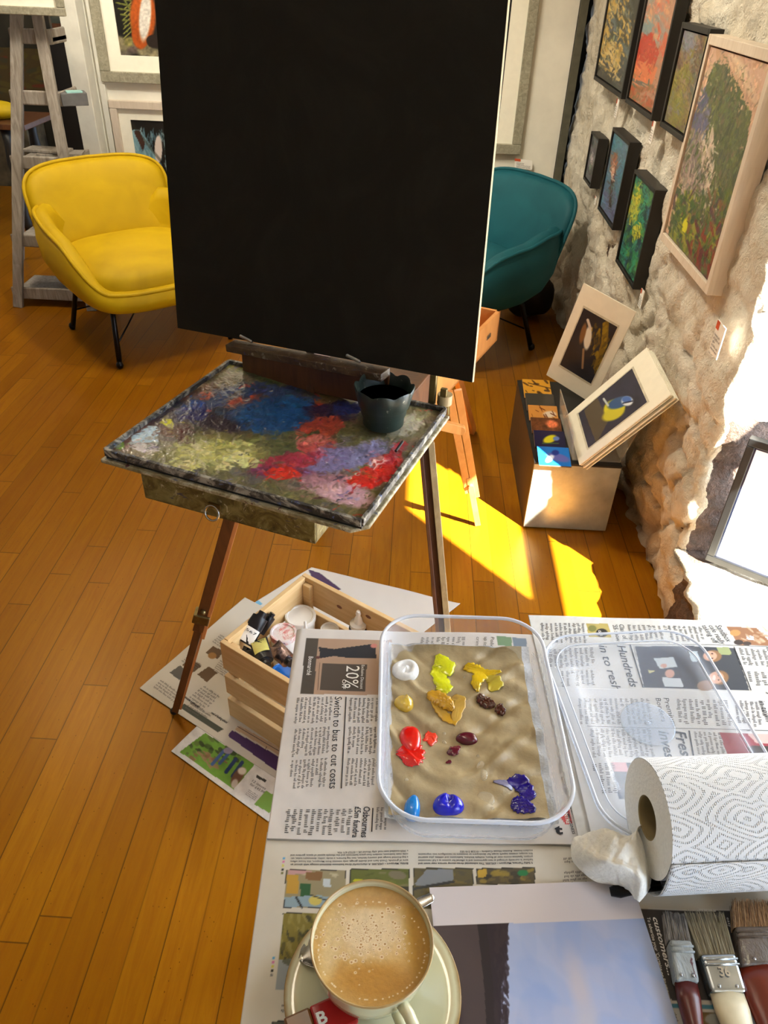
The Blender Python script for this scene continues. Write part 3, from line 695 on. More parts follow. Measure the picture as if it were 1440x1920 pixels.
# things standing on it
def shelf_y(z): return 3.60 + z * .13
t = thing('framed_print', 'small blue print in a grey frame on top of the ladder shelf', 'picture', sp(50, 28))
c = sp(52, 28, 3.66); x0 = c[0] - .16; z0 = c[2]
frame_part(t, 'frame', x0, x0 + .32, z0, z0 + .36, 3.67, .03, .022, M['greyframe']); mount(t, x0 + .03, x0 + .29, z0 + .03, z0 + .33, 3.668, x0 + .085, x0 + .235, z0 + .062, z0 + .28)
a = Art((x0 + .085, 3.665, z0 + .062), (x0 + .235, 3.665, z0 + .062), (x0 + .085, 3.665, z0 + .28), 50, 50, (60, 70, 130)); a.mott(5, .5); a.build('print', M['art'], t)
def block(px, size, col, label, k, name='card_box', cat='box', lid=None, rot=0):
    c = aty(px[0], px[1], k); t_ = thing(name, label, cat, c); R = np.array(Matrix.Rotation(rot, 3, 'Z'))
    MB().box(c + np.array([0, 0, size[2] / 2]), size, R).build('body', flat(name + '_paper', col, .6), t_, bevel=.002)
    if lid: MB().box(c + np.array([size[0] * .1, -size[1] * .1, size[2] + .003]), (size[0] * .6, size[1] * .6, .005), R).build('lid_label', flat('label_paper', lid, .6), t_)
    return t_
block((140, 196), (.11, .09, .05), (92, 92, 92), 'dark grey box with a pale blue label on the shelf, right end', 3.74, lid=(150, 196, 190), rot=.5)
block((112, 196), (.07, .07, .05), (104, 78, 62), 'brown box beside the grey box on the shelf', 3.76, rot=.2)
block((85, 58), (.06, .02, .07), (74, 72, 66), 'dark grey tag box on the top rail of the shelf', 3.78)
g = thing('glass_dish', 'small glass cloche dish on the lowest shelf behind the armchair', 'glassware', (-1.68, 3.70, .06))
MB().lathe([(.0, 0), (.05, 0), (.055, .01), (.012, .03), (.01, .05), (.03, .07), (.032, .09), (.0, .095)], (-1.70, 3.70, .06), 24).build('bowl', flat('clear_glass', (225, 225, 220), .05, Transmission_Weight=.9), g, smooth=True)
o = MB().box((-1.72, 3.70, .062), (.20, .12, .006)).build('paper_tray', M['greywash']); tag(o, 'crumpled grey paper sheet on the lowest shelf', 'paper')
for k, (x, dz, r) in enumerate(((-1.66, .0, .2), (-1.72, .012, -.1))):
    o = MB().box((x, 3.75, .674 + dz + .005), (.20, .10, .009), np.array(Matrix.Rotation(r, 3, 'Z'))).build('greeting_card', M['greywash'])
    tag(o, ['lower flat grey card on the middle shelf', 'upper flat grey card on the middle shelf'][k], 'card', 'flat cards on the middle shelf')

# ---------------------------------------------------------------- the dim room beyond, left
def fp(x, y, k=5.6): return aty(x, y, k)
def flatpic(name, label, px0, px1, k, cols, n, frame=None, ang=0, cat='picture'):
    p0, p1 = fp(px0[0], px1[1], k), fp(px1[0], px0[1], k)             # lower left, upper right
    t_ = thing(name, label, cat, (p0 + p1) / 2); x0, x1, z0, z1 = p0[0], p1[0], p0[2], p1[2]
    a = Art((x0, k, z0), (x1, k, z0), (x0, k, z1), 60, 80, cols[0]); a.strokes(n, cols, 12, 5, ang, None, 4, .8); a.build('painting', M['art'], t_, sides=.02)
    if frame: frame_part(t_, 'frame', x0 - .04, x1 + .04, z0 - .04, z1 + .04, k + .02, .045, .05, frame)
    return t_, a
flatpic('painting_canvas', 'dark red and olive striped painting behind the ladder shelf', (-8, 92), (72, 190), 6.16, [(74, 58, 22), (110, 36, 14), (84, 74, 18), (60, 60, 40), (90, 80, 30)], 60, None, 0)
flatpic('small_painting', 'small red and white painting in the far dark room', (106, 80), (130, 116), 6.16, [(206, 60, 50), (214, 196, 190), (196, 70, 60)], 14)
flatpic('grey_canvas', 'tall grey green canvas beside the white post', (80, -40), (128, 50), 6.16, [(70, 76, 66), (84, 90, 76), (60, 64, 56)], 40)
t, a = flatpic('empty_frame', 'brown wooden frame against the far wall, seen beside the white post', (128, 60), (190, 284), 6.14, [(22, 20, 18), (30, 28, 24)], 10, M['oldwood'], cat='frame')
o = MB().box((-3.35, 5.98, .22), (1.1, .3, .44)).build('stone_plinth', flat('dark_stone', (84, 74, 54), .9, scale=9, var=.4, bump=.5)); tag(o, 'rough dark stone plinth against the far wall', 'plinth')
t = thing('dark_table', 'dark turned-leg table in the far room behind the shelf', 'table', (-2.75, 4.9, 0))
MB().box((-2.75, 4.95, .60), (.95, .45, .03)).build('tabletop', M['oldwood'], t, bevel=.004)
for x, y in ((-3.1, 4.78), (-2.42, 4.78), (-2.42, 5.12), (-3.1, 5.12)):
    MB().lathe([(.02, 0), (.028, .05), (.018, .1), (.03, .2), (.02, .3), (.034, .4), (.024, .5), (.03, .585)], (x, y, 0), 14).build('leg', M['blackwood'], t, smooth=True)
t = thing('dark_stool', 'black stool at the left edge of the frame', 'stool', (-2.65, 4.2, 0))
MB().lathe([(.0, .40), (.15, .40), (.16, .42), (.15, .44), (0, .44)], (-2.68, 4.25, 0), 24).build('seat', M['blackwood'], t, smooth=40)
for a_ in range(4):
    d = np.array([math.cos(a_ * PI / 2 + .5), math.sin(a_ * PI / 2 + .5), 0]); MB().tube([np.array([-2.68, 4.25, .40]) + d * .11, np.array([-2.68, 4.25, .0]) + d * .2], .014, 8).build('leg', M['blackwood'], t, smooth=True)
o = MB().ball((-2.5, 4.9, .66), (.12, .1, .05), 20).build('lemon_cushion', M['yvel'], smooth=True); tag(o, 'round olive bundle on the dark table', 'cushion')

# ---------------------------------------------------------------- silver-leaf display box with prints and coasters
BX0, BX1, BY0, BY1, BZ = .400, .661, 1.95, 2.50, .247
def leafmat():
    t = NT('metal_leaf'); v = t.coords(); n = t.noise(v, 9, 5, .6); n2 = t.noise(v, 60, 6, .75, 3)
    t.P(Base_Color=t.ramp(n, [(.3, lin(150, 156, 150)), (.7, lin(190, 198, 190))]), Metallic=.55, Roughness=t.math('ADD', .20, t.math('MULTIPLY', n2, .22))); t.bump(n2, .12, .002); return t.m
t = thing('display_box', 'long low display plinth with silver-leaf end and black top, against the stone wall', 'plinth', ((BX0 + BX1) / 2, (BY0 + BY1) / 2, 0))
MB().box(((BX0 + BX1) / 2, BY0 + .006, BZ / 2 + .002), (BX1 - BX0, .012, BZ - .008)).build('silver_panel', leafmat(), t, bevel=.001)
MB().box(((BX0 + BX1) / 2, (BY0 + BY1) / 2 + .006, BZ / 2), (BX1 - BX0, BY1 - BY0 - .012, BZ - .004)).build('body', flat('brown_side', (62, 46, 26), .5), t)
MB().box(((BX0 + BX1) / 2, (BY0 + BY1) / 2, BZ), (BX1 - BX0 + .003, BY1 - BY0 + .003, .006)).build('black_top', M['black'], t)
cst = [((987, 709), (1042, 711), (990, 741)), ((990, 735), (1046, 735), (993, 764)), ((991, 757), (1049, 757), (995, 783)), ((995, 780), (1053, 780), (998, 806)), ((998, 804), (1057, 806), (1001, 832)), ((1000, 834), (1062, 835), (1004, 866))]
def cart(k, a, cx, cy):
    B = [(196, 140, 40), (58, 56, 50), (190, 130, 60), (96, 56, 30), (24, 26, 60), (24, 110, 196)][k]; a.C[:] = B
    if k == 0: a.strokes(14, [(60, 40, 20)], 6, 2, 30); a.line([(990, 718), (1040, 730)], 1.5, (70, 44, 20))
    if k == 2: a.ell((cx + 12, cy + 2), (12, 6), (206, 190, 170), 0, .5); a.strokes(10, [(90, 44, 20)], 7, 1.2, 50)
    if k == 3: a.ell((cx + 10, cy - 3), (11, 7), (206, 110, 70), 10, .5); a.mott(6, .4)
    if k == 4: a.ell((cx, cy), (13, 7), (196, 190, 30), -20, .4); a.ell((cx + 12, cy - 1), (6, 4), (90, 120, 190), 0, .5); a.line([(cx - 14, cy + 8), (cx + 16, cy + 8)], 2, (60, 90, 50))
    if k == 5: a.ell((cx + 8, cy + 2), (22, 7), (90, 96, 170), 15, .4); a.ell((cx - 8, cy + 4), (9, 5), (214, 224, 240), -40, .5); a.ell((cx + 2, cy - 7), (7, 5), (30, 50, 130), 0, .5)
clab = ['furthest coaster with dark twigs on amber', 'plain dark slate coaster', 'coaster with a blossom on orange', 'coaster with a robin-red breast shape', 'navy coaster with a yellow bird', 'bright blue coaster, nearest the silver end']
for k, (a_, b_, c_) in enumerate(cst):
    z = BZ + .018 - .0 * k; p, q, r_ = atz(*a_, z + .012), atz(*b_, z + .012), atz(*c_, z + .001)
    w_ = q - p; r2 = r_ ; y0, y1 = r2[1], p[1]; x0 = BX0 + .008; x1 = x0 + .098
    t = thing('coaster', clab[k] + ', on the display plinth', 'coaster', ((x0 + x1) / 2, (y0 + y1) / 2, BZ), group='coasters along the plinth')
    zn, zf = BZ + .008, BZ + .026
    MB().slab([(x0, y0, zn), (x1, y0, zn), (x1, y1, zf), (x0, y1, zf)], (0, 0, -.0045)).build('board', flat('coaster_edge', (90, 66, 44), .5), t, bevel=.002)
    a = Art((x0 + .001, y0 + .001, zn + .0006), (x1 - .001, y0 + .001, zn + .0006), (x0 + .001, y1 - .001, zf + .0006), 60, 50, (90, 90, 90))
    cart(k, a, (a.x.min() + a.x.max()) / 2, (a.y.min() + a.y.max()) / 2); a.build('picture', vcol('coaster_gloss', .2), t)
def print_card(name, label, bl, br, tr, tl, art, inner, n=1, cat='print', grp=None):
    bl, br, tr, tl = (np.array(p, float) for p in (bl, br, tr, tl)); N_ = np.cross(br - bl, tl - bl); N_ /= np.linalg.norm(N_)
    if N_ @ (EYE - bl) < 0: N_ = -N_
    t = thing(name, label, cat, (bl + br) / 2, group=grp)
    MB().slab([bl, br, tr, tl], -N_ * .003).build('mount', M['cream'], t, bevel=.0006)
    if art:
        I = lambda u, v: bl + (br - bl) * u + (tl - bl) * v + N_ * .0008
        u0, u1, v0, v1 = inner; a = Art(I(u0, v0), I(u1, v0), I(u0, v1), 90, 110, (30, 32, 40)); art(a); a.build('print', M['artflat'], t)
        I2 = lambda u, v: bl + (br - bl) * u + (tl - bl) * v + N_ * .0006; g = .02
        bb = MB(); bb.add([I2(u0 - g, v0 - g), I2(u1 + g, v0 - g), I2(u1 + g, v1 + g), I2(u0 - g, v1 + g)], [(0, 1, 2, 3)]); bb.build('bevel_line', flat('mount_bevel', (206, 200, 178), .6), t)
    return t, N_
def art_tc(a):
    a.C[:] = (26, 32, 44); a.mott(20, .3)
    a.poly([(1112, 690), (1128, 640), (1130, 605), (1142, 600), (1140, 640), (1118, 702)], (120, 96, 30)); a.strokes(60, [(150, 124, 30), (90, 74, 30)], 6, 2.5, 110, (1108, 605, 1142, 700), 5)
    a.ell((1102, 634), (7, 22), (226, 220, 206), 8, .3); a.line([(1102, 600), (1107, 616)], 5, (214, 200, 186)); a.ell((1093, 625), (5, 20), (128, 90, 56), 14, .4); a.line([(1094, 655), (1092, 690)], 4, (150, 120, 90))
# upper print, leaning on the wall
p_bl, p_br = atz(1024, 703, .30), atz(1110, 757, .262); p_tr = atx(1193, 585, .685); p_tl = p_bl + (p_tr - p_br)
print('print1', p_bl, p_br, p_tr, proj(p_tl))
print_card('mounted_print', 'cream-mounted print of a treecreeper on a branch, leaning on the stone wall', p_bl, p_br, p_tr, p_tl, art_tc, (.17, .83, .18, .80))
def art_bt(a):
    a.C[:] = (40, 40, 60); a.mott(22, .35); a.poly([(1095, 770), (1120, 745), (1140, 790), (1118, 832)], (92, 78, 52), .8)
    a.ell((1152, 765), (21, 16), (206, 196, 30), -25, .2); a.ell((1150, 776), (22, 11), (196, 186, 40), -25, .3); a.ell((1160, 755), (22, 10), (50, 84, 130), -20, .3); a.ell((1176, 752), (11, 9), (214, 222, 230), 0, .3); a.ell((1175, 749), (9, 6), (66, 104, 176), 0, .4); a.line([(1168, 756), (1186, 752)], 2.5, (24, 28, 60)); a.line([(1132, 748), (1140, 760)], 4, (180, 190, 190))
q_d, q_c = atz(1062, 779, .262), atz(1086, 872, .262); q_b = atx(1258, 740, .70); q_a = q_d + (q_b - q_c)
print('print2', q_d, q_c, q_b, q_a, proj(q_a))
N2 = None
labs = ['front cream-mounted print of a blue tit in the leaning stack', 'second mounted print in the leaning stack', 'third mounted print in the leaning stack', 'fourth mounted print in the leaning stack', 'rearmost mounted print in the leaning stack']
for k in range(5):
    off = np.zeros(3) if N2 is None else -N2 * .007 * k
    j = np.array([0, (.0, .004, -.003, .005, .002)[k], 0])
    tt, nn = print_card('mounted_print', labs[k], q_d + off + j, q_c + off + j, q_b + off + j, q_a + off + j, art_bt if k == 0 else None, (.15, .85, .14, .80), grp='mounted prints in the leaning stack')
    if N2 is None: N2 = nn
def plastic(name, col=(235, 240, 250), tr=.8, gl=.06, rough=.08):
    m = bpy.data.materials.new(name); m.use_nodes = True; t = m.node_tree; t.nodes.clear()
    o = t.nodes.new('ShaderNodeOutputMaterial'); a = t.nodes.new('ShaderNodeBsdfTransparent'); b = t.nodes.new('ShaderNodeBsdfPrincipled'); x = t.nodes.new('ShaderNodeMixShader'); fr_ = t.nodes.new('ShaderNodeLayerWeight')
    b.inputs['Base Color'].default_value = lin(*col); b.inputs['Roughness'].default_value = rough; fr_.inputs[0].default_value = .25
    mm = t.nodes.new('ShaderNodeMath'); mm.operation = 'MULTIPLY_ADD'; mm.inputs[1].default_value = .5; mm.inputs[2].default_value = 1 - tr
    nz = t.nodes.new('ShaderNodeTexNoise'); nz.inputs['Scale'].default_value = 30; m2 = t.nodes.new('ShaderNodeMath'); m2.operation = 'MULTIPLY_ADD'; m2.inputs[1].default_value = .06; m2.use_clamp = True
    t.links.new(fr_.outputs['Facing'], mm.inputs[0]); t.links.new(nz.outputs[0], m2.inputs[0]); t.links.new(mm.outputs[0], m2.inputs[2]); t.links.new(m2.outputs[0], x.inputs[0])
    t.links.new(a.outputs[0], x.inputs[1]); t.links.new(b.outputs[0], x.inputs[2]); t.links.new(x.outputs[0], o.inputs[0]); return m
M['acrylic'] = plastic('clear_acrylic', (220, 214, 200), .88)
t = thing('acrylic_stand', 'clear acrylic print stand on the black plinth top', 'stand', (.6, 2.05, BZ))
MB().slab([(.515, 1.97, BZ + .004), (.515, 2.25, BZ + .004), (.50, 2.25, BZ + .10), (.50, 1.97, BZ + .10)], (.003, 0, 0)).build('front_lip', M['acrylic'], t)
MB().slab([(.655, 1.97, BZ + .004), (.655, 2.25, BZ + .004), (.70, 2.25, BZ + .16), (.70, 1.97, BZ + .16)], (.003, 0, 0)).build('back_panel', M['acrylic'], t)
MB().slab([(.515, 1.97, BZ + .004), (.66, 1.97, BZ + .004), (.66, 2.25, BZ + .004), (.515, 2.25, BZ + .004)], (0, 0, .003)).build('base_panel', M['acrylic'], t)

# ---------------------------------------------------------------- white panel on the sill
t = thing('display_screen', 'white panel in a grey metal frame standing upright on the sunlit window sill', 'screen', (.9, 1.53, .215))
s0 = atz(1322, 1048, .222); d = _n(np.array([.134, -.089, 0])); up = np.array([0, 0, 1.]); nn = np.array([d[1], -d[0], 0]); Wp, Hp = .42, .262
ht = None
for h in np.arange(.1, .5, .002):
    X_, Y_ = proj(s0 + up * h)
    if Y_ < 822: ht = h; break
print('screen', s0, ht, proj(s0 + up * ht)); Hp = ht
if nn @ (EYE - s0) < 0: nn = -nn
f = MB(); fw = .019
for a_, b_ in (((0, 0), (Wp, fw)), ((0, Hp - fw), (Wp, Hp)), ((0, fw), (fw, Hp - fw)), ((Wp - fw, fw), (Wp, Hp - fw))):
    q = [s0 + d * u + up * v + nn * .004 for u, v in ((a_[0], a_[1]), (b_[0], a_[1]), (b_[0], b_[1]), (a_[0], b_[1]))]; f.slab(q, -nn * .022)
f.build('frame', flat('grey_metal_frame', (26, 28, 30), .45), t, bevel=.002)
MB().slab([s0 + d * u + up * v for u, v in ((fw, fw), (Wp - fw, fw), (Wp - fw, Hp - fw), (fw, Hp - fw))], -nn * .016).build('white_panel', flat('white_panel', (244, 246, 250), .3, var=.01), t)
g = MB()
for a_, b_ in (((fw, fw), (Wp - fw, fw + .004)), ((fw, Hp - fw - .004), (Wp - fw, Hp - fw)), ((fw, fw), (fw + .004, Hp - fw))):
    g.slab([s0 + d * u + up * v + nn * .002 for u, v in ((a_[0], a_[1]), (b_[0], a_[1]), (b_[0], b_[1]), (a_[0], b_[1]))], -nn * .003)
g.build('inner_edge', flat('blue_black_edge', (20, 34, 60), .3), t)

# ---------------------------------------------------------------- front box easel, black board, palette, water pot
def smear(name, a, b, c, dcol, rough=.5):
    t = NT(name); v = t.coords((1, 1, 1)); n = t.noise(v, 22, 6, .7, 2); n2 = t.noise(v, 60, 4, .7, 1); n3 = t.noise(t.coords((1, 1, 2)), 14, 3, .6, 3)
    k = t.ramp(n, [(.3, lin(*a)), (.48, lin(*b)), (.62, lin(*c))]); k = t.mix(t.ramp(n2, [(.60, (0, 0, 0, 1)), (.66, (1, 1, 1, 1))]), k, lin(*dcol))
    k = t.mix(t.ramp(n3, [(.64, (0, 0, 0, 1)), (.69, (.8, .8, .8, 1))]), k, lin(40, 44, 84)); t.P(Base_Color=k, Roughness=rough); t.bump(n, .5, .004); return t.m
M['smear'] = smear('paint_smeared_wood', (52, 40, 18), (98, 84, 40), (128, 118, 70), (168, 158, 130)); M['edge'] = smear('paint_crusted_edge', (96, 84, 52), (140, 128, 96), (190, 182, 158), (80, 30, 30))
M['darkrest'] = smear('dark_easel_rest', (38, 24, 14), (62, 40, 22), (80, 62, 36), (120, 112, 96))
EU = np.array([.9414, -.337, 0]); EV = np.array([-.337, -.9414, 0]); UP = np.array([0, 0, 1.])
pb = atz(430, 678, .84); pr = atz(835, 768, .84); pl = atz(197, 845, .84); pf = pl + (pr - pb)
print('palette front', proj(pf))
ez = thing('box_easel', 'dark stained folding box easel with a paint-crusted drawer, holding the black board', 'easel', (-.14, 1.2, 0))
dl = atz(262, 882, .812); dr = atz(590, 968, .812); dd = -EV * .33; h_ = .052
dm = MB(); th_ = .009
dm.slab([dl, dr, dr - UP * h_, dl - UP * h_], dd / .33 * th_); dm.slab([dl, dl - UP * h_, dl - UP * h_ + dd, dl + dd], EU * th_); dm.slab([dr, dr - UP * h_, dr - UP * h_ + dd, dr + dd], -EU * th_)
dm.slab([dl - UP * h_, dr - UP * h_, dr - UP * h_ + dd, dl - UP * h_ + dd], UP * .005)
dw = dm.build('drawer', M['smear'], ez, bevel=.002)
hc = atz(398, 948, .79); hc = dl + EU * ((hc - dl) @ EU) - UP * .026
MB().tube([hc + EV * .010 + (EU * math.cos(a) + (-UP) * math.sin(a) * .95 + EV * .3 * math.sin(a)) * .012 - UP * .008 for a in [2 * PI * k / 20 for k in range(20)]], .0017, 8, closed=True).build('ring_handle', M['steel'], dw, smooth=True)
MB().box(hc + EV * .0015, (.02, .003, .008), np.array([EU, -EV, UP]).T).build('handle_plate', M['brass'], dw)
cb_ = (pb + pr) / 2
R3 = np.array([EU, -EV, UP]).T
bx = MB(); bx.box(cb_ - EV * .05 - EU * .02 - UP * .055, (.30, .26, .07), R3); bx.build('easel_box', M['oldwood'], ez, bevel=.003)
P1 = atz(333, 615, .885); P2 = atz(885, 717, .885); bd_ = _n(P2 - P1); bw = np.array([-bd_[1], bd_[0], 0]); 
if bw[1] < 0: bw = -bw
tl = math.radians(11.7); bup = -ray(573, 4051); r2_ = ray(885, 717); P2 = EYE + r2_ * (((P1 - EYE) @ bup) / (r2_ @ bup)); bd_ = _n(P2 - P1); bn = np.cross(bd_, bup)
BH = .98
print('board top', proj(P1 + bup * .62), proj(P2 + bup * .5), proj(P1 + bup * BH), P1, P2)
bm = (P1 + P2) / 2
rc = bm - UP * .018; rw = .32
ra, rb2 = atz(485, 668, .855), atz(775, 722, .855)
MB().bar(bm - bd_ * .17 - UP * .013 + bn * .006, bm + bd_ * .155 - UP * .013 + bn * .006, .030, .014).build('canvas_rest', M['darkrest'], ez, bevel=.002)
MB().box(bm - UP * .045 - bn * .012, (.31, .018, .062), np.array([bd_, -bn, UP]).T).build('front_rail', M['oldwood'], ez, bevel=.002)
MB().bar(bm - bn * .022 - UP * .1, bm - bn * .022 + bup * 1.05, .05, .018, bd_).build('mast', M['oldwood'], ez, bevel=.002)
for px in ((474, 640), (697, 683)):
    c = atz(px[0], px[1], .897); s_ = (c - P1) @ bd_; c = P1 + bd_ * s_ + bn * .006 + UP * .006
    MB().bar(c - bd_ * .014 + UP * .004, c + bd_ * .014 - UP * .004, .007, .006).build('clip', M['steel'], ez, bevel=.002)
c = cb_ + EU * .185 - EV * .012
MB().box(c + UP * .02, (.012, .01, .07), R3).box(c + EU * .02 + UP * .008, (.012, .008, .05), R3).build('side_bracket', M['brass'], ez, bevel=.002)
MB().tube([cb_ + EU * .205 - EV * .02 - UP * .0, cb_ + EU * .205 - EV * .02 + UP * .018], .013, 16).build('knob', M['palewood'], ez, smooth=40)
# legs
F1 = atz(327, 1338, 0); Tm = atz(430, 975, .62); T1 = F1 + (Tm - F1) * (.765 / .62); K = F1 + (Tm - F1) * .50
ld = _n(Tm - F1); side = _n(np.cross(ld, EYE - Tm))
up1 = _n(np.cross(side, ld))
lg = MB().bar(T1, K, .016, .022, side).build('leg', M['oldwood'], ez, bevel=.001)
MB().bar(T1 + side * -.0, K, .016, .022, side).v
s1 = side if proj(K + side * .01)[0] > proj(K)[0] else -side
MB().bar(T1 + s1 * .014, K + s1 * .014 - ld * .02, .016, .008, side).build('leg_side', M['oldbeech'], lg, bevel=.001)
MB().bar(K + ld * .10, F1 + ld * .012, .012, .016, side).bar(K, F1 + ld * .02, .0121, .006, side).build('lower_leg', M['oldwood'], lg, bevel=.001)
MB().bar(K + ld * .05 + s1 * .011, F1 + s1 * .0105 + ld * .03, .011, .005, side).build('lower_leg_side', M['oldbeech'], lg)
MB().bar(K + ld * .03, K + ld * .055, .026, .034, side).build('clamp', M['brass'], lg, bevel=.002)
MB().ball(K + ld * .07 + up1 * .012, .006, 12).build('wing_nut', M['brass'], lg, smooth=True)
MB().ball(F1 + UP * .009, (.009, .009, .009), 14).build('rubber_foot', M['black'], lg, smooth=True)
T2 = atz(797, 830, .74); F2_ = np.array([.162, .906, .0]); ld2 = _n(T2 - F2_); side2 = _n(np.cross(ld2, EYE - (T2 + F2_) / 2)); s2 = side2 if proj(T2 + side2 * .01)[0] > proj(T2)[0] else -side2
print('right leg', proj(T2), proj(F2_), proj(F2_ + (T2 - F2_) * .4))
n2_ = _n(np.cross(side2, ld2)); n2_ = n2_ if n2_ @ (EYE - T2) > 0 else -n2_
lg2 = MB().bar(T2 - s2 * .009, F2_ - s2 * .009 + ld2 * .012, .016, .007, side2).bar(T2 - s2 * .001 - n2_ * .005, F2_ - s2 * .001 - n2_ * .005 + ld2 * .012, .006, .012, side2).build('leg', M['oldwood'], ez, bevel=.001)
MB().bar(T2 + s2 * .011, F2_ + s2 * .011 + ld2 * .012, .018, .012, side2).build('leg_side', M['palewood'], lg2, bevel=.001)
MB().ball(F2_ + UP * .009, .009, 12).build('rubber_foot', M['black'], lg2, smooth=True)
Rt = cb_ - EV * .28 - UP * .07; Rf = atz(560, 860, .006)
MB().bar(Rt, Rf, .022, .03, EU).build('leg', M['oldwood'], ez, bevel=.001)
t = NT('blackboard_paint'); v = t.coords(); n = t.noise(v, 5, 6, .7, 3)
t.P(Base_Color=t.ramp(n, [(.45, lin(24, 21, 14)), (.8, lin(34, 31, 24))]), Roughness=.6, Specular_IOR_Level=.15); M['bboard'] = t.m
th = thing('blank_black_board', 'large blank black painting board standing on the easel', 'board', (P1 + P2) / 2)
q = [P1, P2, P2 + bup * BH, P1 + bup * BH]; b = MB().slab(q, -bn * .006 if bn @ (EYE - P1) > 0 else bn * .006); b.build('panel', M['bboard'], th)
sg = 1 if bn @ (EYE - P1) > 0 else -1
e = P2 + bd_ * .0003; MB().slab([e, e + bup * BH, e + bup * BH - bn * .006 * sg, e - bn * .006 * sg], bd_ * .0003).build('raw_edge', M['palewood'], th)
# palette
pt = thing('palette', 'paint-covered square palette tray resting on the easel drawer', 'palette', (pl + pr) / 2)
n_ = UP
g = .007
base = [pl + (-EU + EV) * g, pf + (EU + EV) * g - EU * .02, pf + (EU + EV) * g - EV * .02, pr + (EU - EV) * g, pb + (-EU - EV) * g]
base = [p - UP * .013 for p in base]
MB().slab(base, UP * -.007).build('tray', M['edge'], pt, bevel=.002)
MB().slab([p - UP * .0 for p in (pl - UP * .0065, pf - UP * .0065, pr - UP * .0065, pb - UP * .0065)], UP * -.0065).build('board', M['black'], pt)
rm = MB(); 
for a_, b_ in ((pl, pf), (pf, pr), (pr, pb), (pb, pl)): rm.bar(a_ - UP * .002, b_ - UP * .002, .006, .012)
rm.build('rim', smear('rim_paint', (22, 20, 20), (60, 56, 50), (160, 154, 140), (90, 110, 150)), pt, bevel=.001)
a = Art(pl - UP * .0035, pf - UP * .0035, pb - UP * .0035, 340, 280, (98, 92, 62))
a.x += (a.fbm(26, 77) - .5) * 22; a.y += (a.fbm(22, 99) - .5) * 16
a.strokes(260, [(110, 104, 60), (128, 118, 76), (84, 84, 60), (120, 100, 84), (96, 90, 96)], 30, 9, 5, None, 3, .6)
a.ell((300, 790), (130, 26), (98, 60, 50), -28, .5, .2); a.ell((430, 760), (150, 30), (62, 52, 66), -8, .4, .3); a.ell((470, 740), (120, 22), (54, 70, 110), -10, .5, .3)
a.ell((540, 712), (60, 10), (128, 110, 84), 5, .5, .3); a.ell((505, 705), (40, 12), (98, 112, 66), 10, .4, .3); a.ell((450, 690), (34, 9), (120, 124, 60), 8, .4, .2)
for c, r, col, an in (((347, 768), (16, 9), (40, 78, 150), -30), ((368, 760), (14, 8), (44, 74, 140), 30), ((455, 752), (34, 10), (170, 70, 46), -12), ((380, 745), (16, 5), (180, 80, 50), -20), ((420, 790), (60, 22), (52, 40, 50), 5), ((365, 776), (34, 16), (44, 44, 96), -15), ((345, 810), (22, 12), (78, 40, 38), -20), ((515, 782), (78, 33), (38, 78, 128), 5), ((560, 770), (44, 26), (36, 84, 142), 0), ((620, 770), (50, 22), (50, 36, 62), -4), ((655, 765), (36, 15), (46, 56, 120), -6), ((596, 748), (9, 10), (170, 56, 44), 0), ((640, 740), (44, 10), (116, 96, 60), -12), ((600, 800), (44, 20), (170, 74, 60), -10), ((560, 830), (70, 20), (90, 90, 60), -5)):
    a.ell(c, r, col, an, .3, .25, 5)
a.ell((275, 817), (32, 15), (176, 206, 226), -18, .12, .15); a.ell((272, 843), (20, 8), (206, 196, 196), 5, .2, .2); a.ell((318, 793), (8, 9), (206, 206, 40), 0, .3, .4); a.ell((222, 838), (12, 7), (120, 160, 50), 0, .4, .3)
a.ell((400, 850), (90, 26), (150, 146, 84), 3, .5, .25); a.strokes(60, [(206, 200, 110), (190, 186, 120), (214, 206, 150)], 16, 4, 12, (330, 830, 470, 876), 8)
a.ell((590, 833), (36, 17), (178, 78, 72), -8, .15, .15); a.ell((590, 826), (32, 8), (196, 110, 100), -6, .3, .2); a.ell((628, 862), (66, 26), (122, 112, 150), -8, .4, .25); a.ell((690, 850), (44, 18), (128, 124, 160), -25, .4, .2)
a.ell((545, 865), (60, 14), (160, 56, 70), -10, .3, .4); a.ell((530, 885), (70, 12), (120, 60, 86), 2, .5, .3); a.ell((535, 886), (36, 12), (200, 52, 40), 2, .15, .35); a.ell((640, 905), (80, 20), (156, 112, 120), 2, .5, .3); a.ell((650, 930), (60, 20), (190, 150, 158), 12, .4, .2)
a.ell((715, 880), (48, 22), (200, 44, 36), -42, .2, .35); a.ell((740, 850), (26, 10), (170, 40, 50), -50, .3, .4); a.ell((680, 895), (36, 12), (206, 56, 44), -12, .2, .35); a.ell((706, 868), (20, 6), (226, 180, 176), -20, .4, .3)
a.ell((770, 795), (44, 14), (160, 156, 140), -30, .3, .2); a.ell((800, 775), (20, 10), (120, 116, 80), -20, .4, .2)
a.blot(14, .78, (196, 186, 170), 41, .06); a.strokes(70, [(90, 40, 60), (60, 56, 70), (150, 130, 60), (180, 60, 50), (120, 110, 150)], 12, 2.5, -10, None, 13, .7)
a.smudge(1500, 8, 2.4, 0, None, 17, 45, .22); a.smudge(1200, 4, 1.5, -15, None, 18, 60, .3); a.mott(9, .16, 21); a.H = (a.fbm(9, 61) - .5) * .0022; a.build('dried_paint', vcol('oil_paint_skin', .28, .4, 120, .35), pt)
pk = MB().tube([atz(755, 828, .846), atz(742, 846, .845)], .0022, 8); pk.build('brush_stub', M['black'], pt)

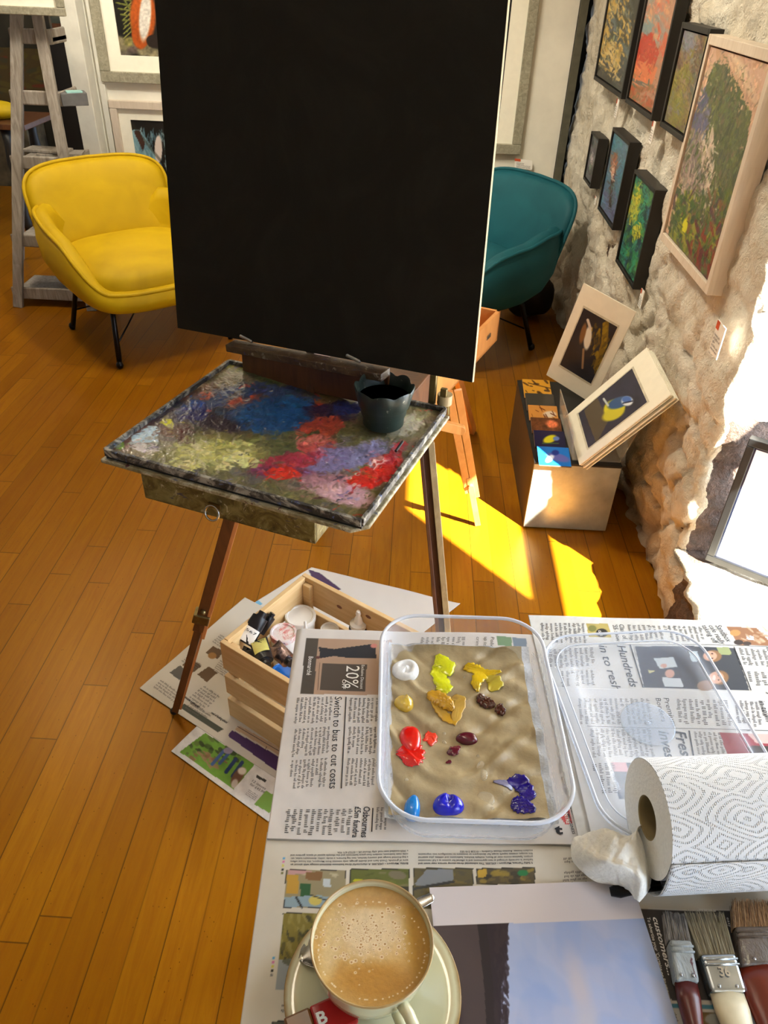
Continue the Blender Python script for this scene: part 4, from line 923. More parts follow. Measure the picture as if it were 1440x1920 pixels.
# water pot
wp = thing('water_pot', 'dark green scalloped rubber water pot on the palette', 'pot', (-.034, 1.09, .8435))
wc = np.array([-.034, 1.088, .8435])
def rfw(r, z, t, i):
    k = max(0, (z - .030) / .035); return r * (1 + .07 * k * (abs(math.cos(4 * t)) ** .7 - .6)), z + .006 * (abs(math.cos(4 * t)) ** .7 - .6) * k * k
t = NT('green_rubber'); v = t.coords(); n = t.noise(v, 70, 4, .7); n2 = t.noise(v, 20, 3)
t.P(Base_Color=t.mix(t.ramp(n, [(.64, (0, 0, 0, 1)), (.68, (.8, .8, .8, 1))]), t.ramp(n2, [(.3, lin(16, 30, 25)), (.7, lin(26, 42, 35))]), lin(130, 128, 110)), Roughness=.42)
MB().lathe([(.0, .0), (.031, .0), (.0335, .003), (.034, .018), (.0365, .021), (.038, .032), (.0405, .035), (.0445, .052), (.0475, .066), (.0465, .0685), (.0445, .066), (.042, .052), (.038, .038), (.035, .030), (.0, .030)], wc, 72, rfw).build('pot', t.m, wp, smooth=50)
MB().lathe([(.0, .050), (.041, .050)], wc, 48).build('paint_water', flat('dirty_water', (26, 26, 20), .06), wp)
MB().tube([wc + np.array([.008, -.014, .051]), wc + np.array([.012, -.02, .0512])], .0007, 6).build('bristle', M['palewood'], wp)

# ---------------------------------------------------------------- second beech easel behind
e2 = thing('box_easel', 'pale beech folding easel with an open box behind the black board', 'easel', (.1, 1.9, 0))
pa = np.array([.257, 2.09, 0]); pn = np.array([.048, 1.60, 0]); du = _n(pn - pa); dw_ = np.array([du[1], -du[0], 0]); 
if dw_[0] > 0: dw_ = -dw_
z0, z1 = .572, .662; Lb = np.linalg.norm(pn - pa); Wb = .34
def pl4(p, q, z0, z1, off): return MB().slab([p + UP * z0, q + UP * z0, q + UP * z1, p + UP * z1], off)
sd = pl4(pa, pn, z0, z1, dw_ * .011).build('box_side', M['beech'], e2, bevel=.001)
pl4(pa, pa + dw_ * Wb, z0, z1, du * .011).build('box_end', M['beech'], e2, bevel=.001); pl4(pn, pn + dw_ * Wb, z0, z1, -du * .011).build('box_end', M['beech'], e2, bevel=.001)
pl4(pa + dw_ * Wb, pn + dw_ * Wb, z0, z1, -dw_ * .011).build('box_side', M['beech'], e2, bevel=.001)
MB().slab([pa + UP * z0, pn + UP * z0, pn + dw_ * Wb + UP * z0, pa + dw_ * Wb + UP * z0], UP * .006).build('box_base', M['beech'], e2)
cl = pa + (pn - pa) * .17 - dw_ * .001 + UP * .617
MB().bar(cl - du * .016, cl + du * .016, .003, .012).build('clasp', M['steel'], e2, bevel=.001)
lf = atz(896, 985, 0); lt = np.array([.118, 1.70, .60]); ldir = _n(lt - lf); sd_ = _n(np.cross(ldir, EYE - lt)); sr = sd_ if proj(lt + sd_ * .01)[0] > proj(lt)[0] else -sd_
fwd = _n(np.cross(sd_, ldir)); fwd = fwd if fwd @ (EYE - lt) > 0 else -fwd
kn = lf + (lt - lf) * .30
lg = MB().bar(lt + sr * .011, kn + sr * .011 - ldir * .03, .008, .02, sd_).bar(lt - sr * .011, kn - sr * .011, .008, .02, sd_).build('leg', M['beech'], e2, bevel=.001)
MB().bar(kn + ldir * .08, lf + ldir * .006, .012, .018, sd_).build('lower_leg', M['beech'], lg, bevel=.001)
MB().tube([kn + ldir * .045 - fwd * .01, kn + ldir * .045 + fwd * .014], .007, 14).build('leg_knob', M['beech'], lg, smooth=40)
c0, c1 = aty(800, 790, 1.60), aty(866, 806, 1.62)
MB().bar(c0, c1, .016, .024).tube([c1 - (c1 - c0) * .04 + np.array([0, -.008, 0]), c1 - (c1 - c0) * .04 + np.array([0, .008, 0])], .012, 20).build('palette_arm', M['beech'], e2, bevel=.001)
MB().tube([aty(838, 758, 1.62), aty(838, 776, 1.62)], .007, 12).build('wing_knob', M['brass'], e2, smooth=40)
for dx in (-.30, ):
    MB().bar(pn + dw_ * .32 + UP * .59 - du * .05, np.array([-.25, 1.95, .006]), .02, .03).build('leg', M['beech'], e2, bevel=.001)
MB().bar(pa + dw_ * .17 + UP * .58, pa + dw_ * .17 - du * .42 + UP * .005, .02, .03).build('leg', M['beech'], e2, bevel=.001)
MB().bar(pn + dw_ * .02 + UP * z1 - du * .03, pn + dw_ * .02 + UP * (z1 + .05) - du * .07, .02, .012).build('lid_stay', M['beech'], e2, bevel=.001)

# ---------------------------------------------------------------- newspapers on the floor
def Hn(x, y): return .0009 * (np.sin(23 * x + 5) * np.cos(17 * y + 1) + .5 * np.sin(41 * x + 31 * y)) + .0014
def sheet(label, z, BL, BR, TL, step, paint, printfn=None, paper=(206, 202, 194), bulge=None, name='newspaper'):
    BL, BR, TL = (atz(p[0], p[1], z) if len(p) == 2 else np.array(p, float) for p in (BL, BR, TL))
    t_ = thing(name, label, 'newspaper', (BR + TL) / 2)
    nu = int(np.linalg.norm(BR - BL) / step) + 2; nv = int(np.linalg.norm(TL - BL) / step) + 2
    a = Art(BL, BR, TL, nu, nv, paper); a.mott(60, .03, 5); a.H = Hn(a.P[..., 0], a.P[..., 1]) + (bulge(a.P[..., 0], a.P[..., 1]) if bulge else 0)
    paint(a); a.build('page', M['newsart'], t_, sides=.0004)
    if printfn:
        d = MB(); l = MB(); w_ = MB(); hf = (lambda X, Y: Hn(X, Y) + (bulge(X, Y) if bulge else 0))
        def bk(A, B, D, n, dens=1.0): body(d, atz(*A, z), atz(*B, z), atz(*D, z), n, hf=hf, lift=.0004, dens=dens)
        def tx(s_, A, B, capx, shear=0, bold=0, mb=None): 
            A_, B_ = atz(*A, z), atz(*B, z); Lp = np.hypot(B[0] - A[0], B[1] - A[1]); k = np.linalg.norm(atz(A[0] + (B[1] - A[1]) / Lp * 10, A[1] - (B[0] - A[0]) / Lp * 10, z) - A_) / 10
            text(mb or l, s_, A_, B_, capx * k, lift=.0005, shear=shear, bold=bold, hf=hf)
        def rule(A, B, w=.0006):
            A_, B_ = atz(*A, z), atz(*B, z); e = np.cross(_n(B_ - A_), UP) * w; ns = 40; q = [A_ + (B_ - A_) * (k / ns) + e * s_ for k in range(ns + 1) for s_ in (-1, 1)]; q = [p + UP * (.0005 + float(hf(p[0], p[1]))) for p in q]; l.add(q, [(2 * k, 2 * k + 2, 2 * k + 3, 2 * k + 1) for k in range(ns)])
        printfn(bk, tx, rule, w_)
        for mb_, nm, mt in ((d, 'small_print', M['ink']), (l, 'headlines', M['inkdark']), (w_, 'white_print', M['paper'])):
            if mb_.v: mb_.build(nm, mt, t_)
    return t_
def pF3(a):
    a.poly([(437, 1160), (485, 1126), (492, 1133), (446, 1168)], (110, 170, 206)); a.poly([(578, 1068), (600, 1075), (640, 1105), (625, 1110), (585, 1085)], (70, 50, 84)); a.poly([(425, 1170), (440, 1165), (445, 1180), (430, 1182)], (60, 60, 60))
sheet('newspaper sheet lying furthest back under the wooden crate', .0006, (400, 1178), (700, 1260), (584, 1064), .0022, pF3, None)
def pF1(a):
    FQ = [(337, 1411), (385, 1375), (478, 1433), (438, 1481)]; a.clip(FQ); a.poly(FQ, (104, 150, 50)); a.mott(9, .1, 4); a.strokes(60, [(46, 56, 24), (64, 84, 30), (90, 110, 50)], 6, 4, 30, (350, 1376, 475, 1425), 6)
    a.strokes(26, [(150, 120, 90), (130, 96, 66)], 7, 3, 35, (355, 1410, 425, 1440), 7); a.line([(420, 1408), (398, 1434)], 6, (60, 90, 140)); a.line([(430, 1412), (412, 1432)], 6, (56, 84, 130)); a.line([(442, 1424), (424, 1448)], 7, (36, 56, 96)); a.line([(454, 1430), (436, 1456)], 7, (36, 56, 96)); a.ell((428, 1408), (9, 6), (140, 130, 150), 0)
    a.ell((446, 1456), (9, 20), (110, 76, 52), 35, .3); a.ell((454, 1446), (8, 7), (206, 196, 180), 0, .4); a.ell((440, 1470), (6, 9), (190, 176, 160), 20, .4)
    a.clip(); a.poly([(477, 1509), (498, 1483), (530, 1500), (505, 1525)], (120, 160, 70)); a.poly([(482, 1453), (500, 1464), (497, 1468), (480, 1458)], (60, 60, 56))
def tF1(bk, tx, rule, w):
    tx('12 issues', (472, 1466), (497, 1482), 5); tx('for £43.99', (468, 1472), (494, 1489), 5); bk((466, 1482), (484, 1494), (460, 1490), 4)
sheet('newspaper page with a dog-walking photo, nearest on the floor', .0012, (503, 1541), (620, 1400), (321, 1409), .0016, pF1, tF1, (214, 212, 208))
def pF2(a):
    for p in (((341, 1248), (358, 1236), (378, 1250), (362, 1262)), ((385, 1225), (400, 1212), (420, 1222), (408, 1236)), ((370, 1265), (392, 1250), (408, 1262), (388, 1280))): a.poly(p, (96, 74, 50)); 
    a.poly([(336, 1326), (346, 1320), (420, 1368), (408, 1374)], (70, 74, 64)); a.poly([(427, 1380), (436, 1370), (560, 1440), (560, 1470), (520, 1448)], (70, 44, 92)); a.poly([(440, 1368), (450, 1362), (560, 1420), (560, 1438)], (186, 160, 130))
    a.ell((398, 1230), (8, 6), (150, 110, 60), 0); a.ell((352, 1249), (7, 5), (160, 130, 90), 0); a.poly([(318, 1262), (338, 1248), (352, 1262), (336, 1276)], (90, 88, 84))
def tF2(bk, tx, rule, w):
    bk((300, 1278), (345, 1310), (288, 1290), 4); bk((355, 1320), (395, 1345), (347, 1328), 3); bk((380, 1288), (412, 1310), (350, 1312), 7); bk((352, 1232), (378, 1250), (340, 1240), 4); bk((412, 1240), (440, 1258), (400, 1256), 6); bk((412, 1192), (432, 1206), (398, 1204), 5)
    tx('your tree is getting old?', (345, 1308), (372, 1328), 5, bold=.02); tx('need of funding advice?', (395, 1338), (425, 1358), 5, bold=.02); rule((445, 1363), (560, 1430)); rule((497, 1408), (500, 1400))
sheet('newspaper page of small adverts under the crate and easel foot', .0018, (520, 1462), (700, 1250), (262, 1291), .0018, pF2, tF2, (196, 190, 178))

# ---------------------------------------------------------------- pine crate with paints
ZC = .245; A_ = atz(412, 1205, ZC); A_[2] = 0; us = np.array([.845, -.535, 0]); ss = np.array([.535, .845, 0]); Lu, Ls = .44, .288
R4 = np.array([us, ss, UP]).T
O_ = A_ + UP * .004
cr = thing('wooden_crate', 'slatted pine crate holding paint tubes and tubs, on newspaper', 'crate', O_ + us * Lu / 2 + ss * Ls / 2)
MB().box(O_ + us * Lu / 2 + ss * Ls / 2 + UP * .009, (Lu - .03, Ls - .03, .008), R4).build('base', M['pine'], cr)
for k, (zz, hh) in enumerate(((.028, .062), (.108, .058), (.202, .084))):
    for off, ln, ax in ((ss * .006, Lu, 0), (ss * (Ls - .006), Lu, 0)):
        MB().box(O_ + us * Lu / 2 + off + UP * zz, (Lu, .012, hh), R4).build('slat', M['pine'], cr, bevel=.0015)
    for off in (us * .006, us * (Lu - .006)):
        MB().box(O_ + ss * Ls / 2 + off + UP * zz, (.012, Ls - .026, hh), R4).build('slat', M['pine'], cr, bevel=.0015)
for i in (.024, Lu - .024):
    for j in (.019, Ls - .019): MB().box(O_ + us * i + ss * j + UP * .118, (.022, .014, .226), R4).build('corner_post', M['pine'], cr, bevel=.0015)
kn_ = MB()
for px, py in ((617, 1124), (640, 1110)):
    c = atz(px, py, .21); c = O_ + us * ((c - O_) @ us) + ss * (Ls - .0125) + UP * .2; kn_.lathe([(0, 0), (.006, 0), (.0065, -.001)], (0, 0, 0), 14); kn_.v = kn_.v
kn_.v = []; kn_.f = []
for uu, zz in ((.115, .205), (.20, .222), (.16, .07)):
    c = O_ + us * uu + ss * (Ls - .0124) + UP * zz; kn_.add([c + us * .008 * math.cos(a) + UP * .005 * math.sin(a) for a in [2 * PI * k / 14 for k in range(14)]], [tuple(range(14))[::-1]])
kn_.build('knots', flat('knot', (120, 70, 36), .6), cr)
M['wplastic'] = flat('white_plastic', (232, 230, 224), .3, var=.03); M['bplastic'] = flat('black_tube', (20, 20, 24), .35)
def tub(px, z, r, h, label, lidm, bodym, name='paint_tub', zb=.016):
    c = atz(px[0], px[1], z); c[2] = zb; h = z - zb; t_ = thing(name, label, 'paint tub', c)
    MB().lathe([(0, 0), (r * .86, 0), (r * .94, h - .012), (0, h - .012)], c, 36).build('tub', bodym, t_, smooth=40)
    MB().lathe([(0, h - .013), (r, h - .013), (r * 1.01, h - .002), (r * .97, h), (r * .84, h - .0005), (r * .8, h - .003), (0, h - .003)], c, 40).build('lid', lidm, t_, smooth=40); return t_
tub((563, 1153), .185, .037, .1, 'largest white paint tub with a clean white lid, in the crate corner', M['wplastic'], M['wplastic'])
tub((531, 1185), .20, .031, .1, 'white paint tub with a red-stained lid in the crate', smear('red_stained_lid', (214, 200, 196), (226, 214, 210), (206, 110, 104), (200, 40, 34), .35), M['wplastic'])
tub((530, 1258), .16, .026, .1, 'paint tub with a bright blue lid in the crate', flat('blue_lid', (30, 110, 200), .3), M['wplastic'])
tub((618, 1178), .165, .022, .1, 'small grey-lidded tub half hidden by the table newspaper', M['wplastic'], M['wplastic'])
def bottle(px, z, label, bodym, r=.019, zb=.016, tip=.05):
    c = atz(px[0], px[1], z); c[2] = zb; h = z - zb - tip; t_ = thing('nozzle_bottle', label, 'bottle', c)
    MB().lathe([(0, 0), (r, 0), (r, h - .004), (r * .8, h)], c, 28).build('bottle', bodym, t_, smooth=40)
    MB().lathe([(0, h), (r * .86, h), (r * .9, h + .012), (r * .5, h + .016), (r * .42, h + .026), (r * .22, h + .036), (r * .3, h + .042), (r * .2, tip + h), (0, tip + h)], c, 28).build('nozzle_cap', M['wplastic'], t_, smooth=50)
bottle((672, 1146), .235, 'dark blue bottle with a white nozzle cap, right end of the crate', flat('navy_bottle', (24, 30, 44), .35), .022)
bottle((572, 1164), .21, 'bottle with a tilted white nozzle beside the clean white lid', M['wplastic'], .012)
def tube_of_paint(pa_, pb_, z0, z1, w, label, bodym, capm, lab=None, txt=None, name='paint_tube'):
    a0, a1 = atz(pa_[0], pa_[1], z0), atz(pb_[0], pb_[1], z1); d = _n(a1 - a0); x = _n(np.cross(d, EYE - a0)); n = np.cross(x, d); L_ = np.linalg.norm(a1 - a0)
    if n @ (EYE - a0) < 0: n = -n; x = -x
    t_ = thing(name, label, 'paint tube', a0); rings = []
    for k in range(9):
        s_ = k / 8; wid = w * (1 - .12 * s_); th_ = .0016 + (w * .55) * math.sin(min(1, s_ * 1.25) * PI / 2) ** 1.2
        rings.append([a0 + d * (L_ * .84 * s_) + x * wid * math.cos(q_) + n * th_ * math.sin(q_) + n * .0012 * math.sin(9 * s_ + 4 * math.cos(q_)) for q_ in [2 * PI * j / 24 for j in range(24)]])
    MB().loft(rings).build('tube', bodym, t_, smooth=50)
    MB().tube([a0 + d * L_ * .84, a0 + d * L_ * .88], w * .55, 18).tube([a0 + d * L_ * .88, a1], w * .48, 18).build('cap', capm, t_, smooth=40)
    if lab:
        f = lambda s_, u: a0 + d * (L_ * .84 * s_) + x * w * u + n * (.0026 + (w * .55) * math.sin(min(1, s_ * 1.25) * PI / 2) ** 1.2 * math.sqrt(max(0, 1 - u * u)))
        g_ = MB(); g_.grid(lambda u, v: f(lab[0] + (lab[1] - lab[0]) * v, -.8 + 1.6 * u), 9, 9); g_.build('tube_label', lab[2], t_, smooth=True)
        if txt:
            b = MB(); s_ = lab[0] + (lab[1] - lab[0]) * txt[1]; A1_, B1_ = f(s_, -.62) + n * .0018, f(s_, .62) + n * .0018; 
            if (np.cross(n, _n(B1_ - A1_))) @ d < 0 and txt[2]: A1_, B1_ = B1_, A1_
            text(b, txt[0], A1_, B1_, txt[3], nrm=n, lift=.0012); b.build('tube_lettering', M['inkdark'], t_)
tube_of_paint((458, 1206), (494, 1148), .215, .255, .021, 'black paint tube with a white 567 label, leaning on the crate side', M['bplastic'], M['bplastic'], (.05, .55, M['paper']), ('567', .65, 1, .006))
tube_of_paint((485, 1185), (512, 1150), .20, .235, .014, 'slim black paint tube with a ridged cap beside the 567 tube', M['bplastic'], M['bplastic'])
tube_of_paint((484, 1200), (500, 1248), .215, .215, .021, 'black tube with a pale yellow band, middle of the crate', M['bplastic'], M['bplastic'], (.05, .72, flat('pale_yellow_label', (206, 200, 110), .5)), ('Abstract', .12, 0, .005))
tube_of_paint((452, 1222), (492, 1240), .20, .20, .015, 'glossy black tube lying along the near slat', flat('gloss_black', (14, 14, 16), .15), M['bplastic'])
tube_of_paint((512, 1212), (546, 1244), .20, .21, .020, 'crumpled silver foil tube with crimson paint', flat('crumpled_foil', (150, 130, 130), .25, metal=.9, scale=40, bump=.8, var=.35), M['bplastic'])
tube_of_paint((500, 1180), (520, 1150), .12, .13, .014, 'grey tube with a blue band lying deep in the crate', flat('grey_tube', (120, 120, 116), .4), M['bplastic'], (.3, .6, flat('blue_band', (70, 140, 190), .4)))

# ---------------------------------------------------------------- foreground table and its newspapers
ZT = .738
t = thing('work_table', 'table in the foreground completely covered by newspapers', 'table', (.28, .12, 0))
MB().slab([(-.085, -.50, ZT - .0285), (.70, -.50, ZT - .0285), (.70, .772, ZT - .0285), (-.116, .698, ZT - .0285)], (0, 0, .028)).build('tabletop', M['pine'], t, bevel=.003)
for x, y in ((-.07, .66), (.66, .70), (-.07, -.46), (.66, -.46)): MB().box((x, y, .355), (.045, .045, .708)).build('leg', M['pine'], t, bevel=.002)
def pN2(a):
    def pic(q, base, st, n, ang=0, seed=3): a.poly(q, (40, 40, 40)); q2 = [(x + (1.5 if x < sum(p[0] for p in q) / 4 else -1.5), y + (1.2 if y < sum(p[1] for p in q) / 4 else -1.2)) for x, y in q]; a.poly(q2, base); a.clip(q2); xs = [p[0] for p in q2]; ys = [p[1] for p in q2]; a.strokes(n, st, 9, 4, ang, (min(xs) + 9, min(ys) + 4, max(xs) - 9, max(ys) - 4), seed); a.clip()
    a.clip(); q1 = [(537, 1632), (649, 1632), (649, 1704), (531, 1704)]
    pic(q1, (150, 140, 110), [(150, 140, 110), (190, 180, 150)], 14)
    a.poly([(540, 1634), (590, 1634), (570, 1640), (540, 1642)], (190, 150, 150)); a.poly([(538, 1642), (560, 1642), (560, 1678), (537, 1678)], (190, 150, 60)); a.poly([(563, 1658), (582, 1658), (582, 1680), (563, 1683)], (50, 96, 60)); a.poly([(534, 1684), (600, 1680), (646, 1690), (646, 1702), (533, 1702)], (140, 164, 180)); a.ell((591, 1690), (12, 9), (206, 190, 100), 0); a.line([(556, 1685), (566, 1703)], 4, (44, 44, 44)); a.line([(583, 1680), (628, 1694)], 2, (40, 40, 40)); a.poly([(575, 1636), (605, 1636), (602, 1654), (572, 1650)], (130, 96, 60)); a.poly([(605, 1648), (620, 1648), (620, 1665), (607, 1665)], (190, 200, 206))
    pic([(656, 1630), (767, 1630), (768, 1706), (654, 1706)], (98, 104, 50), [(110, 116, 50), (84, 92, 44), (120, 116, 80)], 50); a.poly([(656, 1662), (766, 1664), (766, 1676), (656, 1674)], (56, 56, 44)); a.poly([(656, 1690), (766, 1676), (766, 1704), (656, 1704)], (130, 156, 180)); a.ell((745, 1642), (17, 8), (120, 112, 90), 10); a.ell((671, 1652), (9, 4), (180, 180, 30))
    pic([(775, 1629), (887, 1629), (888, 1706), (773, 1706)], (96, 88, 60), [(120, 104, 60), (84, 80, 64)], 30); a.poly([(776, 1660), (800, 1632), (850, 1632), (850, 1652), (800, 1666)], (130, 134, 140)); a.line([(776, 1668), (850, 1655)], 5, (60, 60, 60))
    pic([(893, 1629), (1003, 1627), (1003, 1660), (892, 1660)], (86, 78, 60), [(60, 56, 50), (150, 130, 60), (110, 96, 60)], 30); a.ell((980, 1638), (10, 6), (40, 120, 70)); a.poly([(896, 1631), (912, 1631), (912, 1646), (896, 1646)], (190, 156, 60))
    pic([(531, 1713), (650, 1713), (640, 1858), (516, 1858)], (128, 116, 50), [(140, 128, 56), (90, 84, 44), (60, 60, 44), (150, 140, 80)], 150, 80); a.poly([(523, 1800), (600, 1800), (600, 1857), (517, 1857)], (150, 158, 164)); a.ell((545, 1806), (16, 6), (100, 104, 90), 10)
    pic([(510, 1915), (560, 1915), (556, 1960), (505, 1960)], (90, 90, 80), [(90, 90, 80)], 6)
    for k, c in enumerate(((90, 160, 206), (206, 120, 170), (206, 200, 90), (40, 40, 40), (110, 110, 60))):
        a.ell((532 - k * .7, 1611 + 7 * k), (2.6, 2.4), c, 0, .2); a.ell((513 - k, 1797 + 8.2 * k), (2.8, 2.6), (c if k < 4 else (120, 120, 120)), 0, .2)
    a.poly([(1198, 1706), (1460, 1712), (1500, 1882), (1258, 1876)], (64, 58, 54)); a.poly([(1258, 1882), (1500, 1888), (1500, 1896), (1258, 1891)], (80, 140, 160)); a.poly([(1310, 1898), (1400, 1900), (1404, 1960), (1312, 1960)], (120, 100, 60)); a.ell((1345, 1912), (24, 12), (160, 160, 150)); a.poly([(1500, 1720), (1520, 1720), (1520, 1900), (1500, 1900)], (64, 58, 54))
    a.poly([(1130, 1706), (1150, 1650), (1460, 1640), (1460, 1708), (1190, 1704)], (176, 160, 132), .35)
def tN2(bk, tx, rule, w):
    L1_ = ["Birkby, Maryport – £425,000. A characterful three bedroom detached cottage with almost an", "acre of grounds, Dutch barn and double garage, only minutes from Maryport, this house offers", "a bay-fronted lounge and country kitchen, two log burners, a study, utility, downstairs toilet, en-", "suite main bedroom, modern four-piece bathroom and the lifestyle appeal of space, gardens and", "a 2025-installed new roof. eXp World UK – 07727 671 956."]
    L2_ = ["5 Selby Terrace, Maryport – £95,000. This substantial three-storey terrace near town and", "harbour is currently arranged as two apartments and is offered for auction as a full renovation", "project. Spacious rooms over all floors, multiple kitchens, bathrooms and utilities, plus external", "fire escape, creates superb scope for developers or investors to reconfigure into impressive", "modern homes. Auction House Cumbria – 01228 510 552"]
    for k in range(5):
        y = 1619.5 - 5.8 * k; tx(L1_[k], (765, y), (545 if k < 4 else 632, y + 2.2), 3.6, bold=.012 if k else .02); tx(L2_[k], (998, y - 1.5), (784 if k < 4 else 862, y + .5), 3.6, bold=.012 if k else .02)
    bk((1100, 1655), (1052, 1658), (1100, 1608), 8)
    bk((540, 1893), (526, 1894), (541, 1884), 2)
    tx('customers...', (1223, 1721), (1252, 1830), 10, .25, .02, w); tx("To advertise your 'Curtains or Blinds'", (1212, 1721), (1246, 1860), 6, 0, .01, w)
    tx('check', (1262, 1900), (1268, 1918), 5); tx('easy', (1361, 1722), (1366, 1740), 5, 0, 0, w)
    bk((1440, 1640), (1446, 1662), (1412, 1640), 4); tx('ng', (1325, 1652), (1340, 1660), 8, 0, .03)
zN = ZT + .0005
sheet('property page newspaper under the coffee cup, nearest on the table', zN, (-.100, .05, zN), (.66, .07, zN), atz(501, 1562, zN), .00115, pN2, tN2, (208, 202, 190))
def pN1(a):
    a.poly([(574, 1198), (735, 1201), (733, 1304), (563, 1303)], (168, 138, 116)); a.poly([(574, 1198), (597, 1198), (588, 1303), (563, 1303)], (72, 64, 56)); a.mott(40, .03)
    a.poly([(597, 1214), (626, 1218), (640, 1216), (703, 1208), (706, 1236), (660, 1235), (626, 1231), (598, 1236), (600, 1226)], (40, 40, 46)); a.poly([(604, 1245), (688, 1246), (684, 1298), (599, 1295)], (78, 68, 60)); a.ell((701, 1212), (6, 4), (190, 120, 110)); a.ell((596, 1234), (4, 3), (90, 50, 44))
    a.poly([(931, 1195), (958, 1196), (960, 1214), (933, 1213)], (96, 130, 90)); a.poly([(960, 1197), (986, 1198), (988, 1214), (962, 1214)], (100, 120, 140))
    a.poly([(1048, 1530), (1056, 1515), (1068, 1520), (1072, 1545), (1060, 1548)], (206, 80, 80))
def tN1(bk, tx, rule, w):
    tx('Switch to bus to cut costs', (628, 1308), (617.5, 1481), 14); rule((649, 1308), (640, 1481), .0006)
    tx('Osbournes', (682, 1515), (677, 1572), 13, 0, .012); tx('£5m fundra', (666, 1515), (660, 1572), 12, 0, .012); rule((699, 1518), (697, 1562), .0006)
    tx('20%', (650, 1249), (646, 1291), 26, 0, 0, w); tx('OFF', (642, 1275), (641, 1293), 7, 0, .01, w); tx('Exclusive Discount', (678, 1248), (675, 1293), 6, 0, 0, w); tx('Bonmarché', (579, 1233), (575, 1268), 9, 0, 0, w)
    rule((600, 1244), (596, 1296), .0002)
    for A, B, D, n in (((713, 1310), (711, 1358), (657, 1310), 8), ((710, 1365), (708, 1418), (655, 1365), 8), ((707, 1425), (704, 1479), (652, 1425), 8), ((619, 1308), (616, 1358), (557, 1311), 9), ((615, 1365), (611, 1418), (553, 1369), 9), ((609, 1424), (605, 1479), (547, 1427), 9), ((654, 1519), (650, 1570), (540, 1519), 11), ((722, 1517), (720, 1560), (706, 1517), 3), ((868, 1197), (866, 1214), (790, 1196), 9)): bk(A, B, D, n)
    tx('Police', (920, 1197), (918, 1222), 7); tx('up to', (908, 1197), (906, 1214), 7); tx('crime', (893, 1197), (891, 1218), 7)
    tx('Thursday, April 9, 2020', (1044, 1430), (1058, 1490), 5); tx('CENTRE', (1054, 1518), (1062, 1546), 7, 0, .02, w); tx('ENDING YOUTH', (1068, 1515), (1082, 1560), 5, 0, .02); tx('HOMELESSNESS', (1060, 1518), (1073, 1566), 5, 0, .02); tx('t', (1040, 1564), (1055, 1566), 16, 0, .05)
z1_ = zN + .0028
sheet('newspaper page with the Switch to bus headline, under the plastic tub', z1_, (500, 1574), (1095, 1586), (556, 1180), .00115, pN1, tN1, (206, 200, 196), bulge=lambda X, Y: -.02 * np.clip((-.118 - X) / .02, 0, 1) ** 2)
def pN3(a):
    a.poly([(1098, 1170), (1140, 1171), (1146, 1197), (1104, 1196)], (176, 160, 90)); a.mott(12, .05); a.ell((1128, 1188), (11, 8), (36, 34, 30)); a.ell((1110, 1180), (8, 6), (120, 120, 60))
    a.poly([(1190, 1213), (1377, 1217), (1404, 1297), (1207, 1292)], (56, 60, 68)); a.poly([(1190, 1213), (1300, 1214), (1310, 1294), (1207, 1292)], (36, 38, 54))
    for c, r in (((1330, 1233), (13, 9)), ((1342, 1273), (14, 11))): a.ell((c[0] + 6, c[1]), (r[0] + 3, r[1] + 2), (140, 104, 70)); a.ell(c, r, (206, 160, 136)); a.ell((c[0] - 4, c[1]), (3, 5), (226, 206, 196), 0, .4); a.ell((c[0] + 4, c[1] - 4), (2, 1.4), (70, 50, 44)); a.ell((c[0] + 4, c[1] + 4), (2, 1.4), (70, 50, 44))
    a.poly([(1225, 1236), (1262, 1234), (1270, 1252), (1236, 1256)], (190, 200, 206)); a.poly([(1240, 1272), (1275, 1274), (1282, 1290), (1246, 1290)], (196, 204, 210)); a.poly([(1290, 1224), (1306, 1224), (1312, 1242), (1296, 1243)], (176, 190, 196)); a.ell((1255, 1265), (9, 8), (200, 150, 130)); a.ell((1244, 1250), (6, 4), (200, 150, 130)); a.ell((1322, 1288), (16, 10), (150, 120, 100)); a.poly([(1342, 1216), (1366, 1216), (1371, 1230), (1350, 1231)], (150, 160, 110)); a.poly([(1215, 1258), (1228, 1260), (1216, 1265)], (190, 180, 120))
    a.poly([(1361, 1176), (1418, 1179), (1450, 1212), (1385, 1211)], (150, 104, 70)); a.ell((1378, 1188), (10, 6), (190, 140, 80)); a.poly([(1398, 1192), (1412, 1194), (1414, 1202), (1400, 1200)], (196, 206, 214)); a.ell((1384, 1206), (9, 5), (50, 36, 30)); a.ell((1400, 1208), (8, 4), (60, 44, 36)); a.strokes(14, [(180, 150, 120), (206, 180, 150)], 8, 2, 30, (1390, 1180, 1440, 1205), 3)
